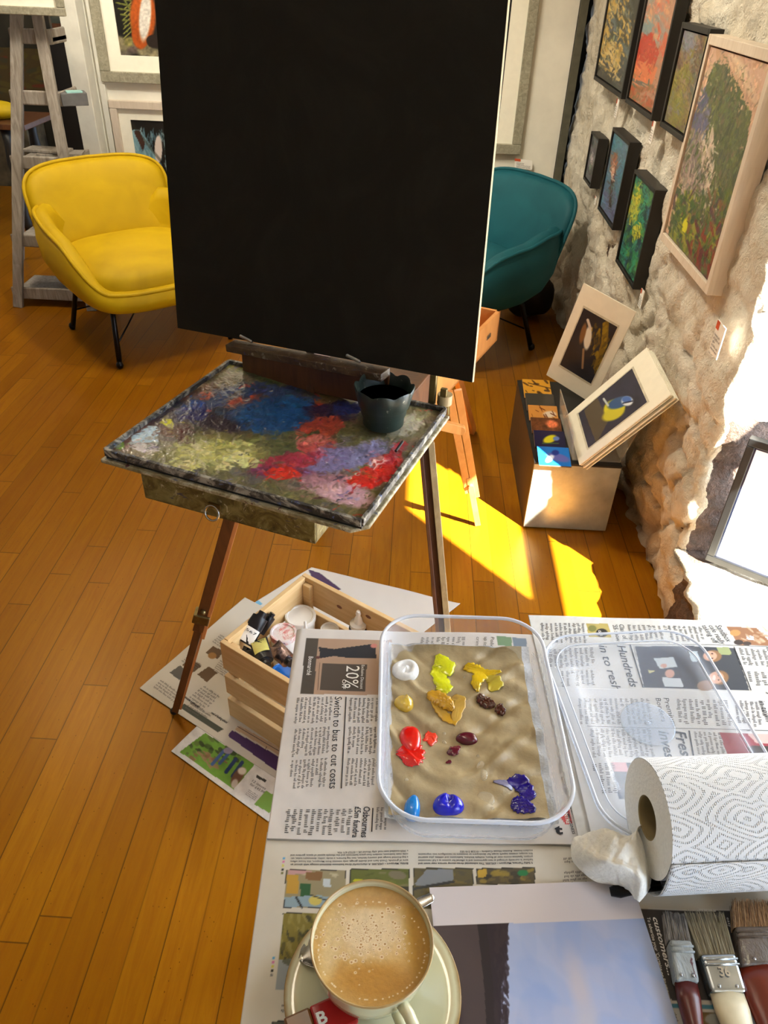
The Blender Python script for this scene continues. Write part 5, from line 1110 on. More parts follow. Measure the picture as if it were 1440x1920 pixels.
def tN3(bk, tx, rule, w):
    for A, B, D, n in (((1090, 1171), (1095, 1209), (1014, 1170), 10), ((1308, 1178), (1318, 1209), (1176, 1173), 15), ((1105, 1216), (1110, 1252), (1028, 1219), 9), ((1107, 1258), (1110, 1289), (1052, 1260), 7), ((1440, 1220), (1452, 1255), (1384, 1217), 6), ((1452, 1262), (1460, 1292), (1400, 1262), 5), ((1190, 1214), (1196, 1240), (1187, 1214), 2)): bk(A, B, D, n)
    tx('Hundreds', (1156, 1212), (1181, 1290), 14, .12, .01); tx('in to reshape', (1122, 1212), (1160, 1330), 14, .12, .01); tx("Class of", (1160, 1172), (1168, 1200), 8); tx("'55 show", (1148, 1172), (1156, 1204), 8); rule((1181, 1211), (1205, 1292), .0009)
    tx('Sandbox', (1340, 1175), (1362, 1206), 9); tx('cafe really', (1327, 1175), (1351, 1211), 8); tx('taking off', (1314, 1175), (1337, 1209), 8); rule((1122, 1210), (1440, 1213), .0003); rule((1375, 1215), (1407, 1297), .0006); tx('In', (1436, 1215), (1440, 1226), 12); tx('CLASS', (1121, 1184), (1125, 1194), 4, 0, .02, w)
zR = zN + .0034
sheet('newspaper page with the Hundreds headline and group photo, by the window sill', zR, atz(1092, 1612, zR), atz(1990, 1636, zR), atz(990, 1155, zR), .0012, pN3, tN3, (206, 206, 204), bulge=lambda X, Y: .0004 + 0 * X)
def pN4(a):
    a.poly([(1347, 1375), (1405, 1376), (1450, 1378), (1470, 1430), (1368, 1425)], (150, 50, 62)); a.poly([(1400, 1376), (1470, 1377), (1490, 1395), (1418, 1395)], (206, 176, 170)); a.poly([(1398, 1400), (1480, 1398), (1480, 1428), (1415, 1426)], (64, 54, 50)); a.poly([(1145, 1432), (1190, 1432), (1190, 1500), (1160, 1500)], (50, 56, 80)); a.poly([(1145, 1432), (1172, 1432), (1178, 1450), (1150, 1450)], (206, 150, 160))
def tN4(bk, tx, rule, w):
    for A, B, D, n in (((1210, 1311), (1218, 1361), (1084, 1311), 14), ((1213, 1368), (1222, 1424), (1106, 1369), 12), ((1358, 1315), (1366, 1365), (1268, 1313), 9), ((1345, 1376), (1356, 1425), (1300, 1374), 6), ((1424, 1317), (1434, 1366), (1376, 1315), 6), ((1144, 1434), (1152, 1492), (1110, 1434), 4), ((1455, 1410), (1460, 1428), (1440, 1400), 2)): bk(A, B, D, n)
    tx('Premium', (1243, 1311), (1259, 1364), 9); tx('Borders', (1228, 1311), (1240, 1355), 9); tx('Fresh', (1263, 1372), (1280, 1432), 19, .12, .02); tx('investment', (1234, 1372), (1264, 1490), 18, .12, .02); rule((1100, 1364), (1440, 1371), .0003); rule((1291, 1372), (1302, 1432), .0009); tx('just in', (1438, 1300), (1450, 1350), 10); tx('in town', (1421, 1316), (1436, 1354), 10)
zQ = zR + .0024
sheet('newspaper page with the Fresh headline, under the clear lid', zQ, atz(1125, 1640, zQ), atz(2000, 1663, zQ), atz(1042, 1289, zQ), .0012, pN4, tN4, (204, 204, 204))

# ---------------------------------------------------------------- clear plastic tub with parchment and paint
def rrect(cx, cy, hx, hy, r, rot, z, n=10):
    out = []
    for qx, qy, a0 in ((1, 1, 0), (-1, 1, PI / 2), (-1, -1, PI), (1, -1, 3 * PI / 2)):
        for k in range(n):
            a = a0 + PI / 2 * k / (n - 1); x = qx * (hx - r) + r * math.cos(a); y = qy * (hy - r) + r * math.sin(a)
            out.append(np.array([cx + x * math.cos(rot) - y * math.sin(rot), cy + x * math.sin(rot) + y * math.cos(rot), z]))
    return out
M['tub'] = plastic('frosted_plastic', (226, 232, 244), .88); M['tubrim'] = plastic('frosted_rim', (224, 230, 242), .42)
ZB = zR + .0045; c0 = (.090, .552); c1 = (.087, .546); rt = math.radians(2.0)
tb = thing('plastic_tub', 'open clear plastic tub lined with brown parchment, on the newspapers', 'tub', (c0[0], c0[1], ZB))
rings = []
prof = [(0.0, .074, .118, .034), (.004, .082, .126, .038), (.010, .0865, .1305, .040), (.030, .0895, .1325, .042), (.055, .0925, .1335, .045), (.058, .0945, .1355, .046)]
for dz, hx, hy, r in prof:
    f = dz / .058; rings.append(rrect(c0[0] + (c1[0] - c0[0]) * f, c0[1] + (c1[1] - c0[1]) * f, hx, hy, r, rt, ZB + dz))
MB().loft(rings, True, False).build('walls', M['tub'], tb, smooth=True)
MB().tube(rrect(c1[0], c1[1], .0965, .1375, .047, rt, ZB + .0595), .0022, 8, closed=True).build('rim', M['tubrim'], tb, smooth=True)
zp = ZB + .0025
pc = thing('parchment', 'crinkled brown baking parchment lining the plastic tub', 'parchment', (.09, .56, zp))
def Hp_(X, Y):
    w_ = .0034 * np.sin(60 * Y + 14 * X + 3 * np.sin(25 * X)) ** 9 + .0012 * np.sin(140 * X + 60 * Y) * np.cos(90 * Y) + .001 * np.sin(210 * Y + 60 * X)
    e = .018 * np.clip((Y - .665) / .03, 0, 1.2) ** 2 + .010 * np.clip((.004 - X) / .015, 0, 1) ** 2 + .006 * np.clip((.445 - Y) / .02, 0, 1) ** 2 + .008 * np.clip((X - .168) / .015, 0, 1) ** 2
    return w_ + e + .0022
zpp = zp + .006
ptl, ptr, pbl = atz(740, 1212, zpp), atz(975, 1212, zpp), atz(742, 1540, zpp)
a = Art((.006, .4425, zp + .003), (.171, .4475, zp + .003), (-.001, .678, zp + .003), 230, 300, (164, 146, 110)); a.x *= 1
a.H = Hp_(a.P[..., 0], a.P[..., 1]); a.mott(30, .06, 9); a.mott(8, .04, 19); a.blot(40, .62, (150, 130, 94), 3, .1); a.build('sheet', NT('tmp').m if 0 else vcol('baking_parchment', .5, .3, 120, 0, Subsurface_Weight=.0), pc)
kt = Art((.002, .440, zp), (.180, .444, zp), (-.004, .682, zp), 80, 100, (206, 210, 216)); kt.H = Hp_(kt.P[..., 0], kt.P[..., 1]) * .8
o = kt.build('kitchen_paper_lining', vcol('soft_tissue', .9, .5, 300)); tag(o, 'white kitchen paper showing along the right edge beneath the parchment', 'paper towel')
def pz(px): 
    z = zp + .006
    for _ in range(3): p = atz(px[0], px[1], z); z = zp + .003 + float(Hp_(p[0], p[1]))
    p[2] = z; return p
def wet(name, col, rough=.18, **kw): return flat(name, col, rough, scale=200, var=.06, Coat_Weight=.5, **kw)
def heap(px, rx, ry, h, m, label, rot=0, fn=None, name='paint_dollop', grp=None):
    c = pz(px); k = np.linalg.norm(atz(px[0] + 1, px[1], c[2]) - c); ky = np.linalg.norm(atz(px[0], px[1] + 1, c[2]) - c); a_ = math.radians(rot)
    mb = MB(); N_ = 40; rings = []
    r_ = random.Random(int(px[0]))
    ph = [r_.uniform(0, 6) for _ in range(4)]
    for i in range(11):
        s_ = i / 10; rad = math.cos(s_ * PI / 2) ** .55 if i < 10 else 0; zz = h * math.sin(s_ * PI / 2)
        rg = []
        for j in range(N_):
            t_ = 2 * PI * j / N_; w_ = 1 + .09 * math.sin(2 * t_ + ph[0]) + .05 * math.sin(3 * t_ + ph[1]); x = rad * rx * w_ * math.cos(t_); y = rad * ry * w_ * math.sin(t_)
            X_, Y_ = x * math.cos(a_) - y * math.sin(a_), x * math.sin(a_) + y * math.cos(a_); z_ = zz
            if fn: z_ = fn(X_ / rx, Y_ / ry, zz)
            rg.append((c[0] + X_ * k, c[1] + Y_ * ky, c[2] - .0008 + z_))
        rings.append(rg)
    mb.loft(rings, True, False)
    o = mb.build(name, m, None, smooth=True); tag(o, label, 'paint', grp); return o
def smearp(pts, widths, h, m, label, seed=0, name='paint_smear'):
    """a dragged ribbon of paint through pixel points, ragged edges, ridges"""
    P_ = [pz(p) for p in pts]; r_ = random.Random(seed); mb = MB(); path = []; ws = []
    n = 16 * (len(P_) - 1); E_ = [2 * P_[0] - P_[1]] + P_ + [2 * P_[-1] - P_[-2]]
    for i in range(n + 1):
        f = i / n * (len(P_) - 1); k = min(int(f), len(P_) - 2); u = f - k; a0, a1, a2, a3 = E_[k:k + 4]; path.append(.5 * (2 * a1 + (a2 - a0) * u + (2 * a0 - 5 * a1 + 4 * a2 - a3) * u * u + (3 * a1 - a0 - 3 * a2 + a3) * u ** 3)); u = u * u * (3 - 2 * u); ws.append((widths[k] * (1 - u) + widths[k + 1] * u) * (1 + .10 * math.sin(i * .9 + seed) + .05 * math.sin(i * 2.3 + 2 * seed)) * min(1, .45 + .14 * i, .45 + .14 * (n - i)))
    rings = []
    for i, p in enumerate(path):
        d = _n(path[min(i + 1, n)] - path[max(i - 1, 0)]); x = np.cross(d, UP); W_ = ws[i] * .00045; rg = []
        for j in range(13):
            u = -1 + 2 * j / 12; edge = (1 - u ** 4); zz = h * edge * (.55 + .45 * math.sin(7 * u + seed + i * .25) ** 2) * (1 if 0 < i < n else .2)
            q = p + x * u * W_ + UP * zz; q[2] = max(q[2], zp + .003 + float(Hp_(q[0], q[1])) + .0006 + zz * .5); rg.append(q)
        rings.append(rg)
    mb.loft(rings, False, False, closed=False); o = mb.build(name, m, None, smooth=True, solid=.0006); tag(o, label, 'paint'); return o
W_ = {}
for k, c in dict(white=(232, 232, 230), cream=(206, 170, 60), lemon=(214, 216, 20), yellow=(222, 186, 10), ochre=(196, 146, 36), brown=(78, 28, 16), red=(214, 22, 14), red2=(224, 60, 40), maroon=(92, 8, 36), sky=(12, 120, 200), ultra=(16, 24, 190), violet=(28, 10, 130)).items(): W_[k] = wet('wet_%s_paint' % k, c)
def swirl(x, y, z): r = math.hypot(x, y); return z * (1 - .45 * math.exp(-((r - .35) / .16) ** 2) * (1 if math.atan2(y, x) > -2 else .3))
heap((761, 1258), 24, 19, .010, W_['white'], 'round swirl of white paint in the upper left of the tub', 0, swirl)
heap((758, 1320), 17, 16, .009, W_['cream'], 'pointed blob of Naples yellow paint below the white swirl', 0, lambda x, y, z: z + .006 * math.exp(-((x - .2) ** 2 + (y - .2) ** 2) * 14))
smearp([(820, 1228), (834, 1250), (822, 1262), (833, 1290), (835, 1302)], [14, 30, 22, 22, 8], .0022, W_['lemon'], 'long lemon yellow paint streak', 2)
smearp([(874, 1246), (890, 1256), (912, 1262), (940, 1260)], [18, 22, 12, 6], .003, W_['yellow'], 'golden yellow smear dragged to the right', 3)
smearp([(905, 1262), (893, 1280), (896, 1298)], [22, 14, 5], .0022, W_['yellow'], 'golden yellow smear trailing downwards', 4)
smearp([(915, 1268), (928, 1280), (918, 1296)], [16, 22, 10], .0006, flat('thin_yellow', (190, 170, 50), .3), 'thin scraped patch of yellow beside the golden smears', 5)
smearp([(800, 1305), (818, 1308), (836, 1318), (850, 1334)], [14, 24, 22, 8], .004, W_['ochre'], 'thick yellow ochre smear in the second row', 6)
smearp([(810, 1314), (824, 1332), (840, 1348), (858, 1350)], [8, 12, 14, 22], .0014, flat('thin_ochre', (196, 150, 40), .3, Coat_Weight=.5), 'thin ochre trail curving under the thick ochre smear', 7)
smearp([(846, 1310), (862, 1314), (852, 1356)], [14, 16, 12], .0008, flat('thin_ochre_wash', (196, 158, 70), .3), 'faint ochre wash right of the thick ochre smear', 8)
smearp([(896, 1306), (910, 1318), (928, 1324)], [16, 18, 10], .005, W_['brown'], 'dark brown squeezed worm of paint, upper piece', 9)
smearp([(930, 1326), (940, 1332), (948, 1332)], [12, 16, 4], .004, W_['brown'], 'dark brown squeezed worm of paint, lower tail', 10)
heap((770, 1385), 19, 26, .006, W_['red'], 'bright red paint heap in the third row')
smearp([(762, 1398), (770, 1412), (768, 1424), (762, 1436)], [30, 34, 30, 12], .0014, W_['red'], 'red streak dragged down from the red heap', 12)
smearp([(796, 1382), (806, 1386), (808, 1400)], [16, 20, 5], .0024, W_['red2'], 'small orange red dab right of the red heap', 13)
heap((876, 1386), 19, 16, .008, W_['maroon'], 'round maroon paint blob')
smearp([(862, 1400), (850, 1408), (838, 1413)], [6, 14, 5], .002, W_['maroon'], 'maroon drip beside the round blob', 14)
smearp([(846, 1428), (836, 1431)], [6, 3], .0012, W_['maroon'], 'tiny maroon fleck below the drip', 15)
heap((773, 1518), 14, 30, .013, W_['sky'], 'sky blue worm of paint in the bottom row')
heap((840, 1510), 27, 22, .010, W_['ultra'], 'glossy ultramarine blue heap in the bottom row', 0, lambda x, y, z: z * (1 - .5 * math.exp(-((x - .1) ** 2) * 40 - max(0, -y) * 3)))
smearp([(950, 1466), (976, 1472), (990, 1490), (998, 1500)], [10, 22, 20, 14], .0016, W_['violet'], 'dark violet blue streak, upper stroke', 18)
smearp([(958, 1506), (975, 1510), (1004, 1520)], [16, 22, 12], .003, W_['violet'], 'dark violet blue streak, lower stroke', 19)
smearp([(925, 1466), (948, 1470), (960, 1482)], [5, 10, 5], .0006, flat('thin_blue_wash', (120, 118, 150), .3), 'faint grey blue wash beside the violet strokes', 20)
M['drop'] = plastic('water_drop', (235, 225, 200), .82, rough=.03)
for i, (px, r1, r2) in enumerate((((902, 1436), 8, 9), ((907, 1452), 8, 10), ((912, 1496), 16, 13), ((833, 1392), 4, 4), ((833, 1375), 3, 3), ((762, 1462), 4, 3), ((896, 1418), 3, 3), ((923, 1516), 4, 3), ((870, 1270), 2, 2))):
    heap(px, r1, r2, .0022, M['drop'], ['upper of the two medium clear drops between the maroon and violet paint', 'lower of the two medium clear drops between the maroon and violet paint', 'largest clear drop, left of the violet strokes', 'clear drop just left of the maroon blob', 'clear drop just above left of the maroon blob', 'small clear drop below the red streak', 'tiny clear drop below right of the maroon blob', 'tiny clear drop at the near edge, left of the violet strokes', 'tiny clear drop between the two yellow smears'][i], name='water_drop', grp='water drops on the parchment')

# the lid
LZ = zQ + .0045
l_tl, l_tr, l_bl = atz(1015, 1205, LZ), atz(1290, 1192, LZ), atz(1130, 1540, LZ)
lc = np.array([(.193 + .227) / 2 + .094, .582, LZ]); lr = math.radians(-4)
lt_ = thing('tub_cover', 'clear plastic lid lying upside down on the newspapers right of the tub', 'lid', lc)
def lidring(hx, hy, r, z): return rrect(lc[0], lc[1], hx, hy, r, LROT, LZ + z)
LROT = math.radians(8.5); lc = (l_tl + (l_tr - l_tl) / 2) * .5 + (l_bl + (l_tr - l_tl) / 2) * .5; lc = np.array([.312, .582, LZ])
MB().loft([lidring(.105, .140, .045, .009), lidring(.107, .142, .046, .006), lidring(.104, .139, .044, .0015), lidring(.098, .133, .041, .0), lidring(.094, .129, .039, .002), lidring(.092, .127, .038, .004), lidring(.088, .123, .037, .0045), lidring(.075, .110, .032, .0045), lidring(.073, .108, .031, .0028)], False, True).build('lid_panel', plastic('clear_lid_plastic', (214, 226, 246), .86), lt_, smooth=50)
MB().tube(lidring(.105, .140, .045, .009), .0016, 8, closed=True).build('lid_rim', M['tubrim'], lt_, smooth=True)
MB().tube(lidring(.092, .127, .038, .005), .0009, 6, closed=True).build('lid_groove', M['tubrim'], lt_, smooth=True)
cc = atz(1215, 1355, LZ + .005); MB().lathe([(0, .0042), (.030, .0042), (.031, .0036)], (cc[0], cc[1], LZ), 40).lathe([(0, .0058), (.003, .005)], (cc[0], cc[1], LZ), 16).build('moulded_disc', plastic('frosted_disc', (196, 212, 236), .86, rough=.3), lt_)

# ---------------------------------------------------------------- kitchen roll
RR = .0545; rz = zQ + .0045 + .0570; rc = atz(1213, 1533, rz); ax = _n(np.array([.9935, .114, 0])); py_ = np.array([-ax[1], ax[0], 0])
print('roll', rc, proj(rc + UP * RR), proj(rc - UP * RR), proj(rc - py_ * RR), proj(rc + py_ * RR))
def emboss():
    t = NT('embossed_paper'); tc = t.n('UVMap'); sp = t.n('SeparateXYZ'); t.set(sp.inputs[0], tc.outputs[0]); u, v = sp.outputs[0], sp.outputs[1]
    # broad banana-shaped ring motifs outlined by rows of dots
    cb = t.n('CombineXYZ'); t.set(cb.inputs[0], t.math('ADD', t.math('MULTIPLY', u, 17.0), t.math('MULTIPLY', t.math('SINE', t.math('MULTIPLY', v, 42.0)), .25))); t.set(cb.inputs[1], t.math('MULTIPLY', v, 30.0))
    vo = t.n('TexVoronoi', feature='F1', distance='MINKOWSKI'); t.set(vo.inputs['Vector'], cb.outputs[0]); vo.inputs['Scale'].default_value = 1.0; vo.inputs['Randomness'].default_value = .85; vo.inputs['Exponent'].default_value = 1.3
    ringv = t.math('SINE', t.math('MULTIPLY', vo.outputs['Distance'], 46.0))
    on = t.math('GREATER_THAN', ringv, .35)
    dots = t.math('MULTIPLY', t.math('SINE', t.math('MULTIPLY', t.math('ADD', u, v), 1700.0)), t.math('SINE', t.math('MULTIPLY', t.math('SUBTRACT', u, v), 1700.0)))
    h = t.math('MULTIPLY', on, t.math('ADD', .5, t.math('MULTIPLY', dots, .5)))
    t.P(Base_Color=lin(214, 216, 218), Roughness=.95, Specular_IOR_Level=.1); t.bump(t.math('SUBTRACT', t.math('MULTIPLY', t.noise(t.coords(), 500, 3), .15), h), .9, .0016); return t.m
M['roll'] = emboss(); M['tissue'] = flat('tissue_side', (240, 238, 230), .95, scale=300, var=.03, bump=.3)
kr = thing('kitchen_roll', 'roll of embossed white kitchen paper on the right of the table', 'paper towel roll', (rc[0], rc[1], rc[2] - RR))
LR = .245; seg = 96; m = MB(); rows = 60
C_ = lambda s_, r_, a_: rc + ax * s_ + (UP * math.cos(a_) + py_ * math.sin(a_)) * r_
nr = random.Random(3)
rings = [[C_(LR * i / rows, RR * (1 + .006 * math.sin(3 * a_ + i * .2) + .004 * math.sin(7 * a_)), a_) for a_ in [2 * PI * k / seg for k in range(seg)]] for i in range(rows + 1)]
m.loft(rings, False, False); o = m.build('embossed_sheet', M['roll'], kr, smooth=True)
uv = o.data.uv_layers.new(name='UVMap'); vals = []
for p in o.data.polygons:
    ks = [vi % seg for vi in p.vertices]; wrap = max(ks) - min(ks) > seg / 2
    for vi in p.vertices:
        k = vi % seg; k = k + seg if wrap and k < seg / 2 else k; vals += [(vi // seg) / rows * LR, k / seg * 2 * PI * RR]
uv.data.foreach_set('uv', vals)
e = MB()
for s0_, s1_ in ((0, 0),):
    ra = [[C_(0, r_, a_) for a_ in [2 * PI * k / seg for k in range(seg)]] for r_ in (RR * .995, RR * .9, RR * .6, .0205)]; e.loft(ra, False, False)
e.build('wound_end', M['tissue'], kr, smooth=40)
MB().loft([[C_(LR, r_, a_) for a_ in [2 * PI * k / seg for k in range(seg)]] for r_ in (RR * .995, .0205)], False, False).build('wound_end', M['tissue'], kr, smooth=40)
MB().loft([[C_(s_, r_, a_) for a_ in [2 * PI * k / 48 for k in range(48)]] for s_, r_ in ((.001, .0195), (0, .0207), (LR, .0207), (LR, .0195), (.001, .0195))], False, False).build('cardboard_core', flat('cardboard', (150, 132, 92), .85), kr, smooth=40)
# the loose last sheet hanging off the roll and pulled out to the left
def tail(u, v):                                                     # leaves the near side of the roll and reaches the table
    K = [(1.005, .25), (1.06, -.15), (1.06, -.55), (.92, -.88), (.66, -1.03), (.30, -1.03), (.0, -.99)]; f = v * (len(K) - 1); i = min(int(f), len(K) - 2); q = f - i
    g = [np.array(K[max(0, min(len(K) - 1, i + d))]) for d in (-1, 0, 1, 2)]; c = .5 * (2 * g[1] + (g[2] - g[0]) * q + (2 * g[0] - 5 * g[1] + 4 * g[2] - g[3]) * q * q + (3 * g[1] - g[0] - 3 * g[2] + g[3]) * q ** 3)
    return rc + ax * (LR * u - .0005) - py_ * RR * c[0] + UP * RR * c[1]
o = MB().grid(tail, 60, 40).build('loose_sheet', M['roll'], kr, smooth=True, solid=.0006); uv = o.data.uv_layers.new(name='UVMap'); vals = []
for p in o.data.polygons:
    for vi in p.vertices: vals += [(vi % 60) / 59 * LR, .26 - (vi // 60) / 39 * .15]
uv.data.foreach_set('uv', vals)
tk = MB(); 
TP = [[(1222, 1545, .775), (1200, 1560, .770), (1170, 1590, .766), (1130, 1592, .765), (1095, 1580, .762)],
      [(1200, 1550, .785), (1178, 1568, .790), (1140, 1560, .792), (1105, 1562, .780), (1076, 1572, .765)],
      [(1196, 1560, .790), (1178, 1585, .800), (1140, 1590, .800), (1100, 1590, .786), (1070, 1598, .766)],
      [(1206, 1590, .780), (1190, 1610, .796), (1150, 1620, .796), (1108, 1622, .780), (1080, 1625, .760)],
      [(1215, 1625, .768), (1205, 1650, .786), (1180, 1650, .782), (1150, 1650, .768), (1110, 1650, .752)],
      [(1222, 1660, .752), (1205, 1685, .762), (1192, 1686, .762), (1170, 1668, .758), (1150, 1662, .750)]]
G_ = np.array([[atz(x, y, z) for x, y, z in row] for row in TP])
def bil(G, u, v):
    n0, n1 = G.shape[0] - 1, G.shape[1] - 1
    def cr(p0, p1, p2, p3, t): return .5 * ((2 * p1) + (-p0 + p2) * t + (2 * p0 - 5 * p1 + 4 * p2 - p3) * t * t + (-p0 + 3 * p1 - 3 * p2 + p3) * t ** 3)
    f = u * n0; i = min(int(f), n0 - 1); tf = f - i; g = v * n1; j = min(int(g), n1 - 1); tg = g - j
    cl = lambda a, n: max(0, min(n, a))
    rws = [cr(*[G[cl(i + a, n0), cl(j + b, n1)] for b in (-1, 0, 1, 2)], tg) for a in (-1, 0, 1, 2)]
    return cr(*rws, tf)
def tw(u, v):
    p = bil(G_, v, u); p = p + UP * (.004 * math.sin(9 * u + 14 * v) * math.sin(PI * u) + .0022 * abs(math.sin(17 * u - 9 * v)) + .0006 * math.sin(60 * u) * math.sin(60 * v)); p[2] = max(p[2], zN + .004); return p
MB().grid(tw, 60, 60).build('torn_end', M['tissue'], kr, smooth=True, solid=.0005)

# ---------------------------------------------------------------- photo print, black-handled tool
zf = zN + .0052
pp = thing('photo_print', 'glossy print of a dark hillside against blue sky, beside the coffee cup', 'photograph', atz(1000, 1800, zf))
ptl, ptr = atz(805, 1664, zf), atz(1184, 1650, zf); rdir = atz(1267, 1920, zf) - atz(1200, 1693, zf); ldir_ = rdir * 1.0
pw_ = np.linalg.norm(ptr - ptl); yy = _n(np.array([-(ptr - ptl)[1], (ptr - ptl)[0], 0])); pbl = ptl - yy * .285; pbr = ptr - yy * .285 + _n(ptr - ptl) * 0
a = Art(pbl, pbl + (ptr - ptl), ptl, 300, 380, (168, 182, 220))
X, Y = a.x, a.y
a.strokes(60, [(162, 174, 210), (178, 182, 210), (146, 168, 218), (138, 164, 218)], 60, 26, 50, (960, 1700, 1300, 1960), 4, .25, 40); a.ell((1086, 1850), (16, 60), (190, 188, 206), -15, 1.2); a.ell((1100, 1920), (20, 30), (186, 188, 208), 0, 1.2)
a.poly([(780, 1733), (955, 1729), (948, 1760), (940, 1850), (938, 1960), (700, 1960)], (34, 28, 44)); a.poly([(780, 1733), (896, 1731), (912, 1850), (918, 1960), (700, 1960)], (66, 56, 62)); a.strokes(120, [(34, 28, 44), (44, 36, 48)], 12, 4, 80, (930, 1735, 950, 1950), 9); a.poly([(895, 1731), (912, 1731), (925, 1850), (928, 1960), (914, 1960), (908, 1850)], (28, 24, 36))
a.poly([(790, 1650), (1215, 1640), (1215, 1722), (790, 1737)], (206, 200, 206))
a.build('print', vcol('glossy_photo', .3), pp, sides=.0004)
o = MB().tube([atz(1144, 1672, zf + .008), atz(1160, 1670, zf + .010), atz(1195, 1663, zf + .010), atz(1235, 1658, zf + .010)], [.004, .0065, .006, .006], 16).build('tool_handle', M['blkmetal'], smooth=True); tag(o, 'black rounded tool handle poking out under the kitchen roll', 'tool')

# ---------------------------------------------------------------- brushes
def brush(tipL, tipR, fL, fR, eL, eR, h0, h1, label, bcols, ferr, hm, seed, flen=None, hl=.16):
    """bristle tip edge, bristle/ferrule edge and ferrule/handle edge given as pixel pairs on the table"""
    z = zN + .012; t0, t1, f0, f1, e0, e1 = (atz(p[0], p[1], z) for p in (tipL, tipR, fL, fR, eL, eR)); th_ = thing('paint_brush', label, 'brush', (f0 + f1) / 2 * [1, 1, 0] + [0, 0, zN + .004]); r_ = random.Random(seed); b = MB()
    for i in range(420):
        u = r_.random(); k = r_.uniform(-1, 1); s_ = f0 + (f1 - f0) * u + UP * k * .006 * h0; e_ = t0 + (t1 - t0) * (u + r_.uniform(-.04, .04)) + UP * k * .004 * h0; L_ = r_.uniform(.86, 1.04); e_ = s_ + (e_ - s_) * L_; mid = (s_ + e_) / 2 + (t1 - t0) * r_.uniform(-.015, .015)
        b.tube([s_, mid, e_], [.00045, .0004, .00018], 4, cap=False)
    core = MB(); 
    b.slab([f0 + UP * .004, f1 + UP * .004, f1 + (t1 - f1) * .75 + UP * .002, f0 + (t0 - f0) * .75 + UP * .002], -UP * .007); b.build('bristles', bcols, th_)
    hh = .0085; fe = MB()
    fe.hexa([f0 - UP * hh, f1 - UP * hh, e1 - UP * hh * .8, e0 - UP * hh * .8], [f0 + UP * hh, f1 + UP * hh, e1 + UP * hh * .8, e0 + UP * hh * .8]); F_ = fe.build('ferrule', ferr, th_, bevel=.003, seg=3)
    for s_ in (.16, .30):
        a_, c_ = f0 + (e0 - f0) * s_, f1 + (e1 - f1) * s_; MB().tube([a_ + UP * hh * .93, c_ + UP * hh * .93], .0012, 6).build('ferrule_ridge', ferr, F_, smooth=True)
    for u in (.25, .75):
        n_ = e0 + (e1 - e0) * u + (f0 - e0) * .14 + UP * hh * .84; MB().ball(n_, .0016, 10).build('nail', M['steel'], F_, smooth=True)
    d_ = _n((e0 + e1) / 2 - (f0 + f1) / 2); w0 = (e1 - e0) / 2; c_ = (e0 + e1) / 2; rings = []
    for s_, k, hz in ((-.001, .96, .0058), (.012, .99, .0065), (.03, .80, .007), (.05, .50, .007), (.075, .40, .0065), (hl * .8, .42, .0065), (hl, .34, .005)):
        rings.append([c_ + d_ * s_ + w0 * k * math.cos(a_) + UP * hz * h1 * math.sin(a_) for a_ in [2 * PI * j / 24 for j in range(24)]])
    MB().loft(rings).build('handle', hm, th_, smooth=True); return th_, F_, (f0, f1, e0, e1, hh)
def bristle_mat(name, a, b):
    t = NT(name); t.P(Base_Color=t.ramp(t.noise(t.coords((900, 60, 900)), 1, 2), [(.35, lin(*a)), (.65, lin(*b))]), Roughness=.5); return t.m
brush((1243, 1712), (1282, 1716), (1251, 1768), (1293, 1770), (1264, 1845), (1309, 1848), 1, 1, 'narrowest paint brush with a paint-flecked ferrule, left of the three', bristle_mat('grey_bristle', (96, 92, 90), (150, 146, 140)), smear('flecked_ferrule', (120, 130, 134), (150, 158, 160), (130, 138, 140), (84, 40, 56), .3), flat('maroon_handle', (84, 28, 24), .3), 1)
tb2, F_, (f0, f1, e0, e1, hh) = brush((1281, 1711), (1354, 1712), (1309, 1796), (1374, 1794), (1331, 1866), (1397, 1866), 1, 1, 'middle brush with a shiny steel ferrule and cream handle', bristle_mat('buff_bristle', (120, 112, 92), (172, 164, 140)), flat('bright_ferrule', (176, 184, 190), .22, metal=.9, scale=60), flat('cream_handle', (214, 204, 172), .4), 2)
b = MB(); m_ = f0 * .5 + e0 * .5; m2_ = f1 * .5 + e1 * .5; mm0 = f0 + (e0 - f0) * .62; mm1 = f1 + (e1 - f1) * .62
text(b, '36', mm0 + (mm1 - mm0) * .36, mm0 + (mm1 - mm0) * .66, .008, lift=hh + .0004, bold=.03); b.build('stamped_number', M['steel'], F_)
brush((1372, 1688), (1474, 1690), (1374, 1744), (1486, 1742), (1386, 1816), (1490, 1814), 1, 1, 'widest brush with a rusty dark ferrule and red-brown handle', bristle_mat('ginger_bristle', (130, 96, 64), (190, 156, 116)), smear('rusty_ferrule', (70, 60, 54), (96, 84, 74), (84, 72, 62), (150, 140, 120), .35), flat('red_brown_handle', (110, 36, 16), .3), 3)

# ---------------------------------------------------------------- coffee
CC = np.array([-.003, .291, 0]); SC = np.array([.0, .277, 0]); zs = zf + .0006
def glaze():
    t = NT('stoneware_glaze'); v = t.coords(); sp = t.n('SeparateXYZ'); t.set(sp.inputs[0], v); n = t.noise(v, 25, 5, .7)
    r = t.math('POWER', t.math('ADD', t.math('POWER', sp.outputs[0], 2.0), t.math('POWER', sp.outputs[1], 2.0)), .5)
    return t, r, n
t, r, n = glaze(); edge = t.ramp(t.math('ADD', r, t.math('MULTIPLY', t.math('SUBTRACT', n, .5), .004)), [(.0705, (0, 0, 0, 1)), (.0722, (1, 1, 1, 1))])
k2 = t.ramp(t.math('ADD', r, t.math('MULTIPLY', t.math('SUBTRACT', n, .5), .006)), [(.0655, (0, 0, 0, 1)), (.067, (.7, .7, .7, 1)), (.0685, (0, 0, 0, 1))])
